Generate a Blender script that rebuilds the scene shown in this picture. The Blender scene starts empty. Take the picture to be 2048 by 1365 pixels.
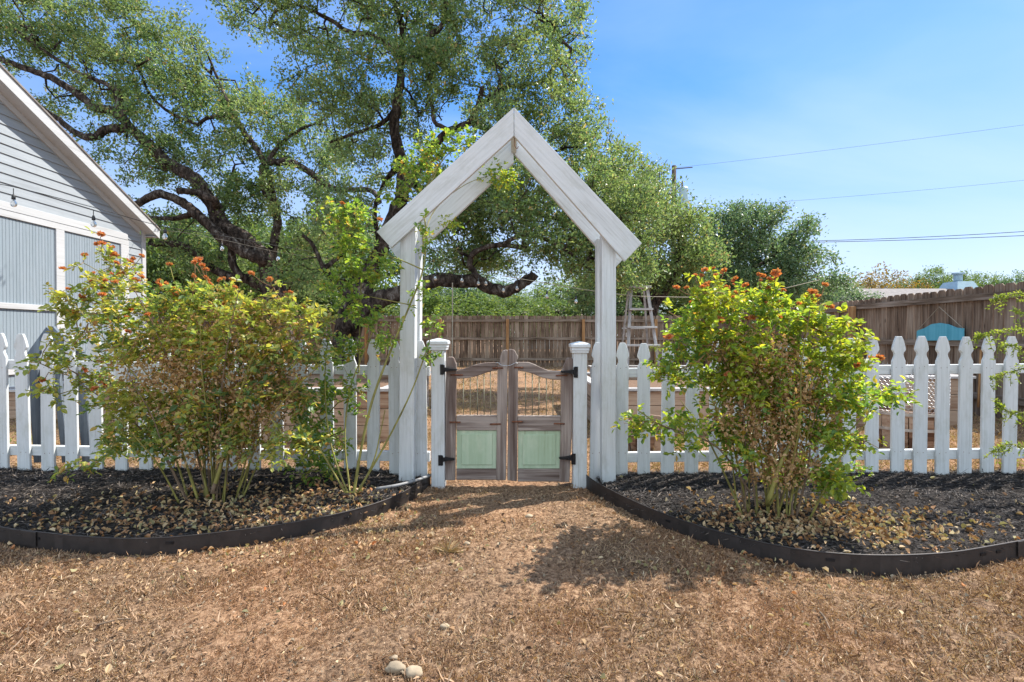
import bpy, math, random
import numpy as np
from mathutils import Vector, Matrix, noise
random.seed(7); RS = np.random.RandomState(11)
sc = bpy.context.scene
C = sc.collection
R = math.radians

# ------------------------------------------------------------------ camera, sky, sun, exposure
CAMZ, PITCH = 1.045, 0.6
cam = bpy.data.objects.new('camera', bpy.data.cameras.new('camera')); C.objects.link(cam)
cam.data.lens = 18; cam.data.sensor_width = 36; cam.data.clip_start = 0.05; cam.data.clip_end = 2000
cam.location = (0, 0, CAMZ); cam.rotation_euler = (R(90 - PITCH), 0, 0)
sc.camera = cam
SUN_AZ, SUN_EL = 60, 52          # azimuth from +Y towards +X
sdir = Vector((math.sin(R(SUN_AZ))*math.cos(R(SUN_EL)), math.cos(R(SUN_AZ))*math.cos(R(SUN_EL)), math.sin(R(SUN_EL))))
sun = bpy.data.objects.new('sun', bpy.data.lights.new('sun', 'SUN')); C.objects.link(sun)
sun.data.energy = 3.9; sun.data.angle = R(0.5); sun.data.color = (1, 0.94, 0.86)
sun.rotation_euler = (-sdir).to_track_quat('-Z', 'Y').to_euler()
world = bpy.data.worlds.new('World'); sc.world = world; world.use_nodes = True
nt = world.node_tree; nt.nodes.clear()
def wn(t, **k):
    n = nt.nodes.new(t)
    for a, b in k.items(): setattr(n, a, b)
    return n
sky = wn('ShaderNodeTexSky', sky_type='NISHITA', sun_disc=False, sun_elevation=R(SUN_EL), sun_rotation=R(SUN_AZ),
         altitude=200, air_density=1.0, dust_density=0.05, ozone_density=5.0)
hs = wn('ShaderNodeHueSaturation'); hs.inputs['Saturation'].default_value = 1.42; hs.inputs['Hue'].default_value = 0.510
hs.inputs['Value'].default_value = 1.48
tc = wn('ShaderNodeTexCoord'); sep = wn('ShaderNodeSeparateXYZ')
nt.links.new(tc.outputs['Generated'], sep.inputs[0])
zz = wn('ShaderNodeMath', operation='MAXIMUM'); zz.inputs[1].default_value = 0.0; nt.links.new(sep.outputs[2], zz.inputs[0])
za = wn('ShaderNodeMath', operation='ADD'); za.inputs[1].default_value = 0.18; nt.links.new(zz.outputs[0], za.inputs[0])
dx = wn('ShaderNodeMath', operation='DIVIDE'); dy = wn('ShaderNodeMath', operation='DIVIDE')
nt.links.new(sep.outputs[0], dx.inputs[0]); nt.links.new(za.outputs[0], dx.inputs[1])
nt.links.new(sep.outputs[1], dy.inputs[0]); nt.links.new(za.outputs[0], dy.inputs[1])
cmb = wn('ShaderNodeCombineXYZ'); nt.links.new(dx.outputs[0], cmb.inputs[0]); nt.links.new(dy.outputs[0], cmb.inputs[1])
mp = wn('ShaderNodeMapping'); mp.inputs['Rotation'].default_value = (0, 0, R(25)); mp.inputs['Scale'].default_value = (0.5, 1.3, 1)
nt.links.new(cmb.outputs[0], mp.inputs[0])
cn = wn('ShaderNodeTexNoise'); cn.inputs['Scale'].default_value = 0.9; cn.inputs['Detail'].default_value = 7; cn.inputs['Roughness'].default_value = 0.52
cn.inputs['Distortion'].default_value = 0.5
nt.links.new(mp.outputs[0], cn.inputs['Vector'])
cr = wn('ShaderNodeMapRange'); cr.inputs[1].default_value = 0.40; cr.inputs[2].default_value = 0.85; cr.inputs[3].default_value = 0; cr.inputs[4].default_value = 0.38
nt.links.new(cn.outputs['Fac'], cr.inputs[0])
mx = wn('ShaderNodeMixRGB'); mx.inputs[2].default_value = (5.4, 5.9, 7.0, 1)
gm_ = wn('ShaderNodeGamma'); gm_.inputs[1].default_value = 0.74; nt.links.new(sky.outputs[0], gm_.inputs[0]); nt.links.new(gm_.outputs[0], hs.inputs['Color']); nt.links.new(hs.outputs[0], mx.inputs[1]); nt.links.new(cr.outputs[0], mx.inputs[0])
hz = wn('ShaderNodeMapRange'); hz.inputs[1].default_value = 0.0; hz.inputs[2].default_value = 0.42; hz.inputs[3].default_value = 0.80; hz.inputs[4].default_value = 0.0
nt.links.new(zz.outputs[0], hz.inputs[0])
hm = wn('ShaderNodeMixRGB'); hm.inputs[2].default_value = (3.15, 3.4, 4.2, 1); nt.links.new(hz.outputs[0], hm.inputs[0]); nt.links.new(mx.outputs[0], hm.inputs[1])
bk = wn('ShaderNodeMapRange'); bk.inputs[1].default_value = 0.10; bk.inputs[2].default_value = -0.35; bk.inputs[3].default_value = 0.0; bk.inputs[4].default_value = 1.0  # added bright cloud bank, unseen behind the camera, to fill shaded camera-facing sides
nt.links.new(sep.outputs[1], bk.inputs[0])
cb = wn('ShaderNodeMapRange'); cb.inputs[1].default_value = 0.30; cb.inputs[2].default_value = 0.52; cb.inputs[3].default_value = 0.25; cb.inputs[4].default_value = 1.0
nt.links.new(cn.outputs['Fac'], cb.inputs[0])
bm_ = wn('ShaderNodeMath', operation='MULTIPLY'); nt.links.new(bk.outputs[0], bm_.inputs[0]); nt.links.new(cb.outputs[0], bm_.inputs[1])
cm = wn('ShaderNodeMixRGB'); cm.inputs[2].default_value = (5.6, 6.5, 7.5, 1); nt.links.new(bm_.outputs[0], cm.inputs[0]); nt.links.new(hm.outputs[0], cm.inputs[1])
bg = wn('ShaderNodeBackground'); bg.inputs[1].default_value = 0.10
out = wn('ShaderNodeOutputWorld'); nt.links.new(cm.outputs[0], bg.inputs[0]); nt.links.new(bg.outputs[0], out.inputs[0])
sc.view_settings.view_transform = 'Standard'; sc.view_settings.look = 'None'; sc.view_settings.exposure = 1.28; sc.view_settings.gamma = 1
sc.cycles.max_bounces = 6; sc.cycles.diffuse_bounces = 4; sc.cycles.transparent_max_bounces = 8

# pixel of the 2048-wide photograph -> world point at depth Y / on height z
_c, _s = math.cos(R(PITCH)), math.sin(R(PITCH))
def ray(px, py):
    a, b = (px-1024)/1024, (682.5-py)/1024
    return Vector((a, _c + b*_s, -_s + b*_c))
def P(px, py, Y): d = ray(px, py); return Vector((0, 0, CAMZ)) + d*(Y/d.y)
def G(px, py, z=0.0): d = ray(px, py); return Vector((0, 0, CAMZ)) + d*((z-CAMZ)/d.z)

# ------------------------------------------------------------------ helpers
def tag(o, label=None, cat=None, group=None, kind=None):
    if label: o['label'] = label
    if cat: o['category'] = cat
    if group: o['group'] = group
    if kind: o['kind'] = kind
    return o
def empty(name, loc, label, cat, group=None):
    o = bpy.data.objects.new(name, None); C.objects.link(o); o.location = loc; o.empty_display_size = .1
    return tag(o, label, cat, group)
def link(name, me, mat, parent=None, shift=None):
    if mat: me.materials.append(mat)
    o = bpy.data.objects.new(name, me); C.objects.link(o)
    if parent is not None: o.parent = parent
    return o
def np_mesh(name, V, loops, sizes, smooth=False):
    me = bpy.data.meshes.new(name)
    me.vertices.add(len(V)); me.vertices.foreach_set('co', np.asarray(V, dtype=np.float32).ravel())
    me.loops.add(len(loops)); me.loops.foreach_set('vertex_index', np.asarray(loops, dtype=np.int32).ravel())
    sizes = np.asarray(sizes, dtype=np.int32); starts = np.concatenate([[0], np.cumsum(sizes)[:-1]]).astype(np.int32)
    me.polygons.add(len(sizes)); me.polygons.foreach_set('loop_start', starts)
    try: me.polygons.foreach_set('loop_total', sizes)
    except Exception: pass
    me.polygons.foreach_set('use_smooth', np.full(len(sizes), smooth, dtype=bool))
    me.update(calc_edges=True); me.validate()
    return me
class MB:
    def __init__(s): s.v = []; s.f = []
    def add(s, vs, fs):
        o = len(s.v); s.v += [tuple(v) for v in vs]; s.f += [tuple(i+o for i in f) for f in fs]; return s
    def hexa(s, p):   # 8 points: bottom quad, top quad
        return s.add(p, [(3,2,1,0),(4,5,6,7),(0,1,5,4),(1,2,6,5),(2,3,7,6),(3,0,4,7)])
    def box(s, x0, x1, y0, y1, z0, z1, rot=None, piv=None):
        p = [Vector(q) for q in ((x0,y0,z0),(x1,y0,z0),(x1,y1,z0),(x0,y1,z0),(x0,y0,z1),(x1,y0,z1),(x1,y1,z1),(x0,y1,z1))]
        if rot is not None:
            pv = piv or sum(p, Vector())/8
            p = [pv + rot @ (q-pv) for q in p]
        return s.hexa(p)
    def beam(s, a, b, w, d, up=Vector((0, 1, 0))):     # w across, d along 'up'
        a = Vector(a); b = Vector(b); t = (b-a).normalized(); u = (up - t*up.dot(t)).normalized(); n = t.cross(u)
        q = []
        for c in (a, b):
            q += [c - n*w/2 - u*d/2, c + n*w/2 - u*d/2, c + n*w/2 + u*d/2, c - n*w/2 + u*d/2]
        return s.hexa(q)
    def prism(s, pts, y0, y1):   # outline in (x,z), extruded along y
        n = len(pts)
        v = [(x, y0, z) for x, z in pts] + [(x, y1, z) for x, z in pts]
        f = [tuple(range(n)), tuple(reversed(range(n, 2*n)))]
        f += [((i+1) % n, i, i+n, (i+1) % n+n) for i in range(n)]
        return s.add(v, f)
    def tube(s, pts, rad, n=8, cap=True):
        pts = [Vector(p) for p in pts]
        if not hasattr(rad, '__len__'): rad = [rad]*len(pts)
        o = len(s.v); u = None
        for i, p in enumerate(pts):
            t = (pts[min(i+1, len(pts)-1)] - pts[max(i-1, 0)])
            t = t.normalized() if t.length > 1e-9 else Vector((0, 0, 1))
            if u is None: u = t.orthogonal().normalized()
            u = (u - t*u.dot(t)); u = u.normalized() if u.length > 1e-6 else t.orthogonal().normalized()
            w = t.cross(u)
            for k in range(n):
                a = 2*math.pi*k/n; s.v.append(tuple(p + (u*math.cos(a) + w*math.sin(a))*rad[i]))
        for i in range(len(pts)-1):
            for k in range(n):
                a = o+i*n+k; b = o+i*n+(k+1) % n; s.f.append((a, b, b+n, a+n))
        if cap:
            s.f.append(tuple(reversed(range(o, o+n)))); s.f.append(tuple(range(o+(len(pts)-1)*n, o+len(pts)*n)))
        return s
    def lathe(s, c, prof, n=20):
        c = Vector(c); o = len(s.v)
        for r, z in prof:
            for k in range(n):
                a = 2*math.pi*k/n; s.v.append((c.x+r*math.cos(a), c.y+r*math.sin(a), c.z+z))
        for i in range(len(prof)-1):
            for k in range(n):
                a = o+i*n+k; b = o+i*n+(k+1) % n; s.f.append((a, b, b+n, a+n))
        return s
    def build(s, name, mat, parent=None, smooth=False, bevel=0, seg=1):
        me = bpy.data.meshes.new(name); org = Vector(parent.matrix_basis.translation) if parent is not None else Vector()
        if parent is not None and parent.parent is not None: org = org + parent.parent.matrix_basis.translation
        me.from_pydata([tuple(Vector(v)-org) for v in s.v], [], s.f); me.update()
        if smooth: me.polygons.foreach_set('use_smooth', [True]*len(me.polygons))
        o = link(name, me, mat, parent)
        if bevel:
            m = o.modifiers.new('b', 'BEVEL'); m.width = bevel; m.segments = seg; m.limit_method = 'ANGLE'
        return o

# ------------------------------------------------------------------ materials
def newmat(name):
    m = bpy.data.materials.new(name); m.use_nodes = True; n = m.node_tree; n.nodes.clear()
    o = n.nodes.new('ShaderNodeOutputMaterial'); b = n.nodes.new('ShaderNodeBsdfPrincipled'); n.links.new(b.outputs[0], o.inputs[0])
    return m, n, b, o
def N(n, t, **k):
    x = n.nodes.new(t)
    for a, b in k.items():
        if a in ('operation', 'blend_type', 'noise_dimensions', 'feature', 'wave_type', 'bands_direction'): setattr(x, a, b)
        else: x.inputs[a].default_value = b
    return x
def ramp(n, fac, stops):
    r = n.nodes.new('ShaderNodeValToRGB'); e = r.color_ramp.elements
    while len(e) < len(stops): e.new(0.5)
    for i, (p, c) in enumerate(stops): e[i].position = p; e[i].color = (*c, 1)
    n.links.new(fac, r.inputs[0]); return r
def coords(n, scale=(1, 1, 1), kind='Object'):
    t = n.nodes.new('ShaderNodeTexCoord'); m = n.nodes.new('ShaderNodeMapping'); m.inputs['Scale'].default_value = scale
    n.links.new(t.outputs[kind], m.inputs[0])
    oi = n.nodes.new('ShaderNodeObjectInfo'); ge = n.nodes.new('ShaderNodeNewGeometry')
    v = n.nodes.new('ShaderNodeCombineXYZ'); k = N(n, 'ShaderNodeMath', operation='MULTIPLY'); k.inputs[1].default_value = 37.
    k2 = N(n, 'ShaderNodeMath', operation='MULTIPLY'); k2.inputs[1].default_value = 23.
    n.links.new(oi.outputs['Random'], k.inputs[0]); n.links.new(ge.outputs['Random Per Island'], k2.inputs[0])
    n.links.new(k.outputs[0], v.inputs[0]); n.links.new(k.outputs[0], v.inputs[2]); n.links.new(k2.outputs[0], v.inputs[1])
    a = N(n, 'ShaderNodeVectorMath', operation='ADD'); n.links.new(m.outputs[0], a.inputs[0]); n.links.new(v.outputs[0], a.inputs[1])
    return a.outputs[0], ge.outputs['Random Per Island'], oi.outputs['Random']
def bump(n, b, h, strength, dist=0.01):
    x = N(n, 'ShaderNodeBump', Strength=strength, Distance=dist); n.links.new(h, x.inputs['Height']); n.links.new(x.outputs[0], b.inputs['Normal'])
def wood(name, stops, grain='z', rough=.8, bstr=.5, island=.25, fine=1.0, knots=0., lf=.7, stain=0., scol=(.34, .35, .29)):
    m, n, b, o = newmat(name); lo, hi = 2.2*fine, 55*fine
    sca = {'z': (hi, hi, lo), 'x': (lo, hi, hi), 'y': (hi, lo, hi)}[grain]
    v, ri, ro = coords(n, sca)
    a = N(n, 'ShaderNodeTexNoise', Scale=1., Detail=6, Roughness=.65, Distortion=.3); n.links.new(v, a.inputs['Vector'])
    v2, _, _ = coords(n, tuple(2.2 if q == hi else .9 for q in sca))
    c = N(n, 'ShaderNodeTexNoise', Scale=1.6, Detail=3); n.links.new(v2, c.inputs['Vector'])
    s1 = N(n, 'ShaderNodeMath', operation='MULTIPLY_ADD'); n.links.new(c.outputs['Fac'], s1.inputs[0]); s1.inputs[1].default_value = lf
    n.links.new(a.outputs['Fac'], s1.inputs[2])
    s2 = N(n, 'ShaderNodeMath', operation='MULTIPLY_ADD'); n.links.new(ri, s2.inputs[0]); s2.inputs[1].default_value = island; n.links.new(s1.outputs[0], s2.inputs[2])
    s3 = N(n, 'ShaderNodeMath', operation='SUBTRACT'); n.links.new(s2.outputs[0], s3.inputs[0]); s3.inputs[1].default_value = lf/2+island/2
    s4 = N(n, 'ShaderNodeMath', operation='MULTIPLY_ADD'); n.links.new(s3.outputs[0], s4.inputs[0]); s4.inputs[1].default_value = 2.1; s4.inputs[2].default_value = -.55
    r = ramp(n, s4.outputs[0], stops)
    colour = r.outputs[0]
    if knots:
        vk, _, _ = coords(n, {'z': (9, 9, 2.6), 'x': (2.6, 9, 9), 'y': (9, 2.6, 9)}[grain])
        vo = N(n, 'ShaderNodeTexVoronoi', Scale=1.); n.links.new(vk, vo.inputs['Vector'])
        kr = ramp(n, vo.outputs['Distance'], [(0.0, (1,)*3), (.07, (1,)*3), (.13, (0,)*3)])
        mk = N(n, 'ShaderNodeMixRGB', Color2=(.05, .03, .02, 1)); fm = N(n, 'ShaderNodeMath', operation='MULTIPLY'); fm.inputs[1].default_value = knots
        n.links.new(kr.outputs[0], fm.inputs[0]); n.links.new(fm.outputs[0], mk.inputs[0]); n.links.new(colour, mk.inputs[1]); colour = mk.outputs[0]
    if stain:
        vs_, _, _ = coords(n, {'z': (5, 5, 2.2), 'x': (2.2, 5, 5), 'y': (5, 2.2, 5)}[grain])
        q1 = N(n, 'ShaderNodeTexNoise', Scale=2.2, Detail=7, Roughness=.7); n.links.new(vs_, q1.inputs['Vector'])
        q2 = N(n, 'ShaderNodeMapRange'); q2.inputs[1].default_value = .50; q2.inputs[2].default_value = .72; q2.inputs[4].default_value = stain; n.links.new(q1.outputs['Fac'], q2.inputs[0])
        q3 = N(n, 'ShaderNodeMixRGB', Color2=(*scol, 1)); n.links.new(q2.outputs[0], q3.inputs[0]); n.links.new(colour, q3.inputs[1]); colour = q3.outputs[0]
    n.links.new(colour, b.inputs['Base Color']); b.inputs['Roughness'].default_value = rough; b.inputs['Specular IOR Level'].default_value = .25
    bump(n, b, a.outputs['Fac'], bstr, .004)
    return m
def plain(name, col, rough=.6, metal=0., nscale=12, var=.25, bstr=.15, spec=.5):
    m, n, b, o = newmat(name); v, ri, ro = coords(n)
    a = N(n, 'ShaderNodeTexNoise', Scale=nscale, Detail=6, Roughness=.6); n.links.new(v, a.inputs['Vector'])
    d = tuple(c*(1-var) for c in col); e = tuple(min(1, c*(1+var)) for c in col)
    r = ramp(n, a.outputs['Fac'], [(.3, d), (.7, e)]); n.links.new(r.outputs[0], b.inputs['Base Color'])
    b.inputs['Roughness'].default_value = rough; b.inputs['Metallic'].default_value = metal; b.inputs['Specular IOR Level'].default_value = spec
    bump(n, b, a.outputs['Fac'], bstr, .005); return m
def leafmat(name, stops, trans=.45, rough=.45, clump=None, cl_scale=.8, spec=.5, tcol=1.6, tb=.45):
    m, n, b, o = newmat(name)
    ge = n.nodes.new('ShaderNodeNewGeometry'); r = ramp(n, ge.outputs['Random Per Island'], stops)
    col = r.outputs[0]
    if clump:
        t = n.nodes.new('ShaderNodeTexCoord'); a = N(n, 'ShaderNodeTexNoise', Scale=cl_scale, Detail=3); n.links.new(t.outputs['Object'], a.inputs['Vector'])
        k = N(n, 'ShaderNodeMapRange'); k.inputs[1].default_value = .42; k.inputs[2].default_value = .65; n.links.new(a.outputs['Fac'], k.inputs[0])
        x = N(n, 'ShaderNodeMixRGB', Color2=(*clump, 1)); f = N(n, 'ShaderNodeMath', operation='MULTIPLY'); f.inputs[1].default_value = .6
        n.links.new(k.outputs[0], f.inputs[0]); n.links.new(f.outputs[0], x.inputs[0]); n.links.new(col, x.inputs[1]); col = x.outputs[0]
    n.links.new(col, b.inputs['Base Color']); b.inputs['Roughness'].default_value = rough; b.inputs['Specular IOR Level'].default_value = spec
    tr = n.nodes.new('ShaderNodeBsdfTranslucent'); g = N(n, 'ShaderNodeMixRGB', blend_type='MULTIPLY'); g.inputs[0].default_value = 1
    g.inputs[2].default_value = (tcol*1.1, tcol*1.05, tcol*tb, 1); n.links.new(col, g.inputs[1]); n.links.new(g.outputs[0], tr.inputs[0])
    ms = n.nodes.new('ShaderNodeMixShader'); ms.inputs[0].default_value = trans
    n.links.new(b.outputs[0], ms.inputs[1]); n.links.new(tr.outputs[0], ms.inputs[2]); n.links.new(ms.outputs[0], o.inputs[0])
    return m
M = {}
M['white'] = wood('whitewash', [(0.0, (.42, .43, .42)), (.25, (.53, .55, .55)), (.6, (.59, .615, .62)), (1., (.63, .65, .66))], 'z', .6, .28, .06, 1.6, 0, .35, .5)
M['white_x'] = wood('whitewash_rail', [(0.0, (.42, .43, .42)), (.25, (.53, .55, .55)), (.6, (.59, .615, .62)), (1., (.63, .65, .66))], 'x', .6, .22, .06, 1.6, 0, .35, .4)
M['cap'] = plain('cap_paint', (.60, .63, .65), .45, 0, 30, .08, .2)
M['gatewood'] = wood('gate_wood', [(0.02, (.045, .028, .021)), (.25, (.115, .080, .066)), (.55, (.185, .142, .122)), (.95, (.34, .285, .25))], 'z', .9, 1.0, .2, .7, .3)
M['gatewood_x'] = wood('gate_wood_rail', [(0.02, (.045, .028, .021)), (.25, (.115, .080, .066)), (.55, (.185, .142, .122)), (.95, (.34, .285, .25))], 'x', .9, 1.0, .2, .7, .2)
M['green'] = wood('pale_green_paint', [(0.0, (.22, .26, .16)), (.25, (.34, .43, .29)), (.6, (.38, .48, .335)), (1., (.46, .54, .40))], 'z', .7, .3, .1, .6, 0, .5, .55, (.55, .60, .46))
M['rust'] = plain('rust', (.16, .06, .03), .9, 0, 60, .5, .5)
M['rod'] = plain('rod_paint', (.23, .22, .15), .8, 0, 9, .7, .4)
M['black'] = plain('black_iron', (.018, .018, .02), .5, .6, 40, .4, .3)
M['fence'] = wood('cedar_boards', [(0.05, (.065, .043, .030)), (.35, (.165, .112, .078)), (.6, (.25, .182, .132)), (.95, (.38, .30, .23))], 'z', .9, .6, .18, .8, .7, .5)
M['fence_x'] = wood('cedar_rails', [(0.1, (.07, .05, .036)), (.4, (.17, .125, .09)), (.9, (.34, .28, .23))], 'x', .9, .6, .3, .6)
M['fence_y'] = wood('cedar_rails_side', [(0.1, (.07, .05, .036)), (.4, (.17, .125, .09)), (.9, (.34, .28, .23))], 'y', .9, .6, .3, .6)
M['post'] = wood('honey_post', [(0.1, (.12, .055, .02)), (.5, (.30, .15, .06)), (.9, (.42, .24, .11))], 'z', .85, .5, .3, .5)
M['bedwood'] = wood('bed_wood', [(0.1, (.10, .05, .03)), (.4, (.25, .145, .09)), (.9, (.44, .32, .23))], 'x', .9, .6, .4, .5)
M['greywood'] = wood('grey_wood', [(0.1, (.16, .15, .145)), (.5, (.32, .30, .29)), (.9, (.50, .48, .46))], 'z', .9, .6, .3, .5)
M['greywood_x'] = wood('grey_wood_cap', [(0.1, (.16, .15, .145)), (.5, (.32, .30, .29)), (.9, (.50, .48, .46))], 'x', .9, .6, .3, .5)
M['bluegrey'] = wood('blue_grey_wood', [(0.1, (.05, .062, .075)), (.5, (.09, .11, .135)), (.9, (.16, .19, .22))], 'z', .8, .5, .2, .5)
M['siding'] = wood('siding_paint', [(0.1, (.25, .275, .295)), (.4, (.285, .315, .34)), (.9, (.32, .35, .375))], 'y', .7, .35, .10, .4, 0, .4, .3, (.22, .24, .25))
M['panel'] = wood('panel_paint', [(0.1, (.20, .245, .28)), (.4, (.225, .272, .31)), (.9, (.25, .295, .335))], 'z', .7, .35, .10, .4, 0, .3, .3, (.17, .20, .215))
M['trim'] = wood('trim_paint', [(0.08, (.36, .36, .36)), (.35, (.43, .44, .445)), (.9, (.48, .49, .50))], 'y', .7, .3, .1, .6, 0, .4)
M['shingle'] = plain('shingles', (.20, .18, .165), .95, 0, 5, .35, .6)
M['brownroof'] = plain('brown_shingles', (.32, .22, .17), .95, 0, 4, .25, .4)
M['housewall'] = plain('pale_house_wall', (.55, .55, .52), .9, 0, 2, .1)
M['vent'] = plain('blue_grey_metal', (.25, .36, .42), .5, .3, 6, .2)
M['turq'] = wood('turquoise_paint', [(0.05, (.05, .25, .33)), (.3, (.09, .37, .48)), (.9, (.14, .46, .58))], 'z', .7, .4, .1, .3)
M['edging'] = plain('edging_steel', (.030, .024, .022), .55, .2, 9, .5, .3)
M['pole'] = plain('pole_wood', (.06, .040, .032), .95, 0, 3, .3)
M['trafo'] = plain('transformer_grey', (.36, .47, .50), .5, .2, 3, .1)
M['cable'] = plain('cable', (.03, .03, .03), .6)
M['cord'] = plain('pale_cord', (.33, .29, .22), .8)
M['socket'] = plain('socket', (.02, .02, .02), .5)
M['hoop'] = plain('hoop_metal', (.45, .42, .38), .5, .4, 20, .3)
M['mesh'] = plain('galvanised_wire', (.50, .52, .54), .4, .5, 20, .1)
M['cane'] = plain('rose_cane', (.21, .19, .045), .7, 0, 8, .5, .2)
M['drycane'] = plain('dry_cane', (.26, .15, .07), .85, 0, 10, .4, .3)
M['thorn'] = plain('woody_cane', (.16, .11, .07), .85, 0, 20, .4, .5)
M['stone'] = plain('limestone', (.33, .26, .175), .95, 0, 14, .25, .7)
M['pipe'] = plain('grey_pipe', (.20, .20, .20), .6)
m, n, b, o = newmat('glass_bulb'); b.inputs['Transmission Weight'].default_value = .85; b.inputs['Roughness'].default_value = .08; b.inputs['Base Color'].default_value = (.93, .95, .96, 1); M['glass'] = m
# bark
m, n, b, o = newmat('oak_bark'); v, ri, ro = coords(n, (1, 1, .45))
a = N(n, 'ShaderNodeTexVoronoi', Scale=26); a.feature = 'F1'
nz = N(n, 'ShaderNodeTexNoise', Scale=9, Detail=8, Roughness=.7, Distortion=.6); n.links.new(v, nz.inputs['Vector'])
wv = N(n, 'ShaderNodeVectorMath', operation='MULTIPLY_ADD'); n.links.new(nz.outputs['Color'], wv.inputs[0]); wv.inputs[1].default_value = (.12,)*3; n.links.new(v, wv.inputs[2]); n.links.new(wv.outputs[0], a.inputs['Vector'])
r = ramp(n, nz.outputs['Fac'], [(.36, (.012, .009, .008)), (.48, (.055, .040, .032)), (.58, (.13, .10, .082)), (.68, (.30, .28, .25))])
n.links.new(r.outputs[0], b.inputs['Base Color']); b.inputs['Roughness'].default_value = .95; b.inputs['Specular IOR Level'].default_value = .15
ad = N(n, 'ShaderNodeMath', operation='ADD'); n.links.new(a.outputs['Distance'], ad.inputs[0]); n.links.new(nz.outputs['Fac'], ad.inputs[1])
bump(n, b, ad.outputs[0], 1.0, .05); M['bark'] = m
# leaves
M['oak'] = leafmat('oak_leaf', [(0, (.058, .11, .042)), (.35, (.108, .185, .066)), (.7, (.165, .245, .088)), (.93, (.24, .29, .11)), (1, (.32, .20, .10))], .42, .42, (.15, .19, .065), .7, .5, 1.9, .75)
M['oak_blue'] = leafmat('oak_leaf_blue', [(0, (.045, .095, .045)), (.4, (.085, .15, .07)), (.8, (.13, .20, .09)), (1, (.20, .22, .10))], .42, .45, (.09, .16, .08), .5, .6, 1.8, .8)
M['oak_far'] = leafmat('oak_leaf_far', [(0, (.07, .13, .045)), (.4, (.12, .19, .07)), (.8, (.17, .25, .08)), (1, (.24, .27, .10))], .35, .5, (.12, .18, .06), .3, .4)
M['autumn'] = leafmat('autumn_leaf', [(0, (.16, .10, .025)), (.5, (.26, .17, .04)), (1, (.12, .13, .04))], .35, .5)
M['rose'] = leafmat('rose_leaf', [(0, (.07, .14, .06)), (.3, (.13, .22, .08)), (.55, (.24, .31, .09)), (.78, (.38, .39, .10)), (.9, (.46, .35, .10)), (1, (.40, .22, .10))], .48, .42, (.32, .32, .07), 2.2, .55, 1.9)
M['rose_y'] = leafmat('rose_leaf_yellow', [(0, (.06, .15, .05)), (.3, (.14, .25, .06)), (.7, (.27, .36, .05)), (.93, (.46, .44, .06)), (1, (.38, .20, .06))], .48, .40, (.26, .29, .03), 2.5, .5, 1.9)
M['climb'] = leafmat('climber_leaf', [(0, (.07, .15, .04)), (.4, (.14, .24, .06)), (.75, (.24, .33, .08)), (.93, (.40, .40, .10)), (1, (.45, .22, .06))], .5, .40, (.16, .24, .03), 2.5, .5, 1.9)
M['fern'] = leafmat('arching_leaf', [(0, (.12, .18, .04)), (.5, (.20, .27, .05)), (1, (.30, .34, .07))], .5, .45)
M['petal'] = leafmat('faded_petal', [(0, (.55, .13, .05)), (.4, (.62, .22, .09)), (.75, (.55, .30, .16)), (1, (.38, .18, .09))], .4, .7, None, 1, .2, 1.2)
M['dry'] = leafmat('dead_leaf', [(0, (.12, .065, .035)), (.3, (.34, .19, .10)), (.55, (.52, .34, .18)), (.75, (.62, .48, .30)), (.84, (.28, .24, .11)), (.94, (.40, .36, .20)), (1, (.50, .20, .08))], .2, .8, None, 1, .2, 1.0)
M['drybush'] = leafmat('withered_leaf', [(0, (.30, .17, .08)), (.5, (.48, .32, .17)), (1, (.58, .42, .25))], .35, .8, None, 1, .2, 1.2)
M['grass'] = leafmat('dry_grass_blade', [(0, (.07, .045, .030)), (.25, (.22, .135, .082)), (.45, (.38, .245, .155)), (.65, (.54, .37, .235)), (.90, (.70, .52, .35)), (.975, (.78, .64, .45)), (1, (.18, .20, .09))], .25, .8, (.34, .17, .085), 1.6, .2, 1.0)
M['lawn'] = leafmat('back_grass_blade', [(0, (.24, .15, .08)), (.4, (.40, .27, .15)), (.9, (.56, .42, .25)), (1, (.24, .25, .08))], .25, .8, (.34, .27, .12), .5, .2, 1.0)
M['chip'] = leafmat('mulch_chip', [(0, (.012, .010, .009)), (.4, (.032, .027, .025)), (.8, (.090, .076, .068)), (1, (.24, .19, .15))], .0, .7, None, 1, .4)
# ground
m, n, b, o = newmat('dry_ground'); v, ri, ro = coords(n)
t = n.nodes.new('ShaderNodeTexCoord')
a = N(n, 'ShaderNodeTexNoise', Scale=1.3, Detail=5); n.links.new(t.outputs['Object'], a.inputs['Vector'])
c = N(n, 'ShaderNodeTexNoise', Scale=45, Detail=8, Roughness=.75); n.links.new(t.outputs['Object'], c.inputs['Vector'])
r1 = ramp(n, c.outputs['Fac'], [(.36, (.05, .032, .020)), (.5, (.22, .138, .085)), (.66, (.50, .34, .21))])
r2 = ramp(n, c.outputs['Fac'], [(.36, (.10, .055, .030)), (.5, (.32, .185, .105)), (.66, (.54, .35, .21))])
k = N(n, 'ShaderNodeMapRange'); k.inputs[1].default_value = .45; k.inputs[2].default_value = .6; n.links.new(a.outputs['Fac'], k.inputs[0])
x = N(n, 'ShaderNodeMixRGB'); n.links.new(k.outputs[0], x.inputs[0]); n.links.new(r1.outputs[0], x.inputs[1]); n.links.new(r2.outputs[0], x.inputs[2])
n.links.new(x.outputs[0], b.inputs['Base Color']); b.inputs['Roughness'].default_value = 1; b.inputs['Specular IOR Level'].default_value = .1
bump(n, b, c.outputs['Fac'], 1.0, .02); M['ground'] = m
M['mulch'] = plain('mulch_base', (.026, .021, .018), .95, 0, 60, .6, 1.0, .2)
M['soil'] = plain('bed_soil', (.16, .10, .065), .95, 0, 40, .4, 1.0, .2)

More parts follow.
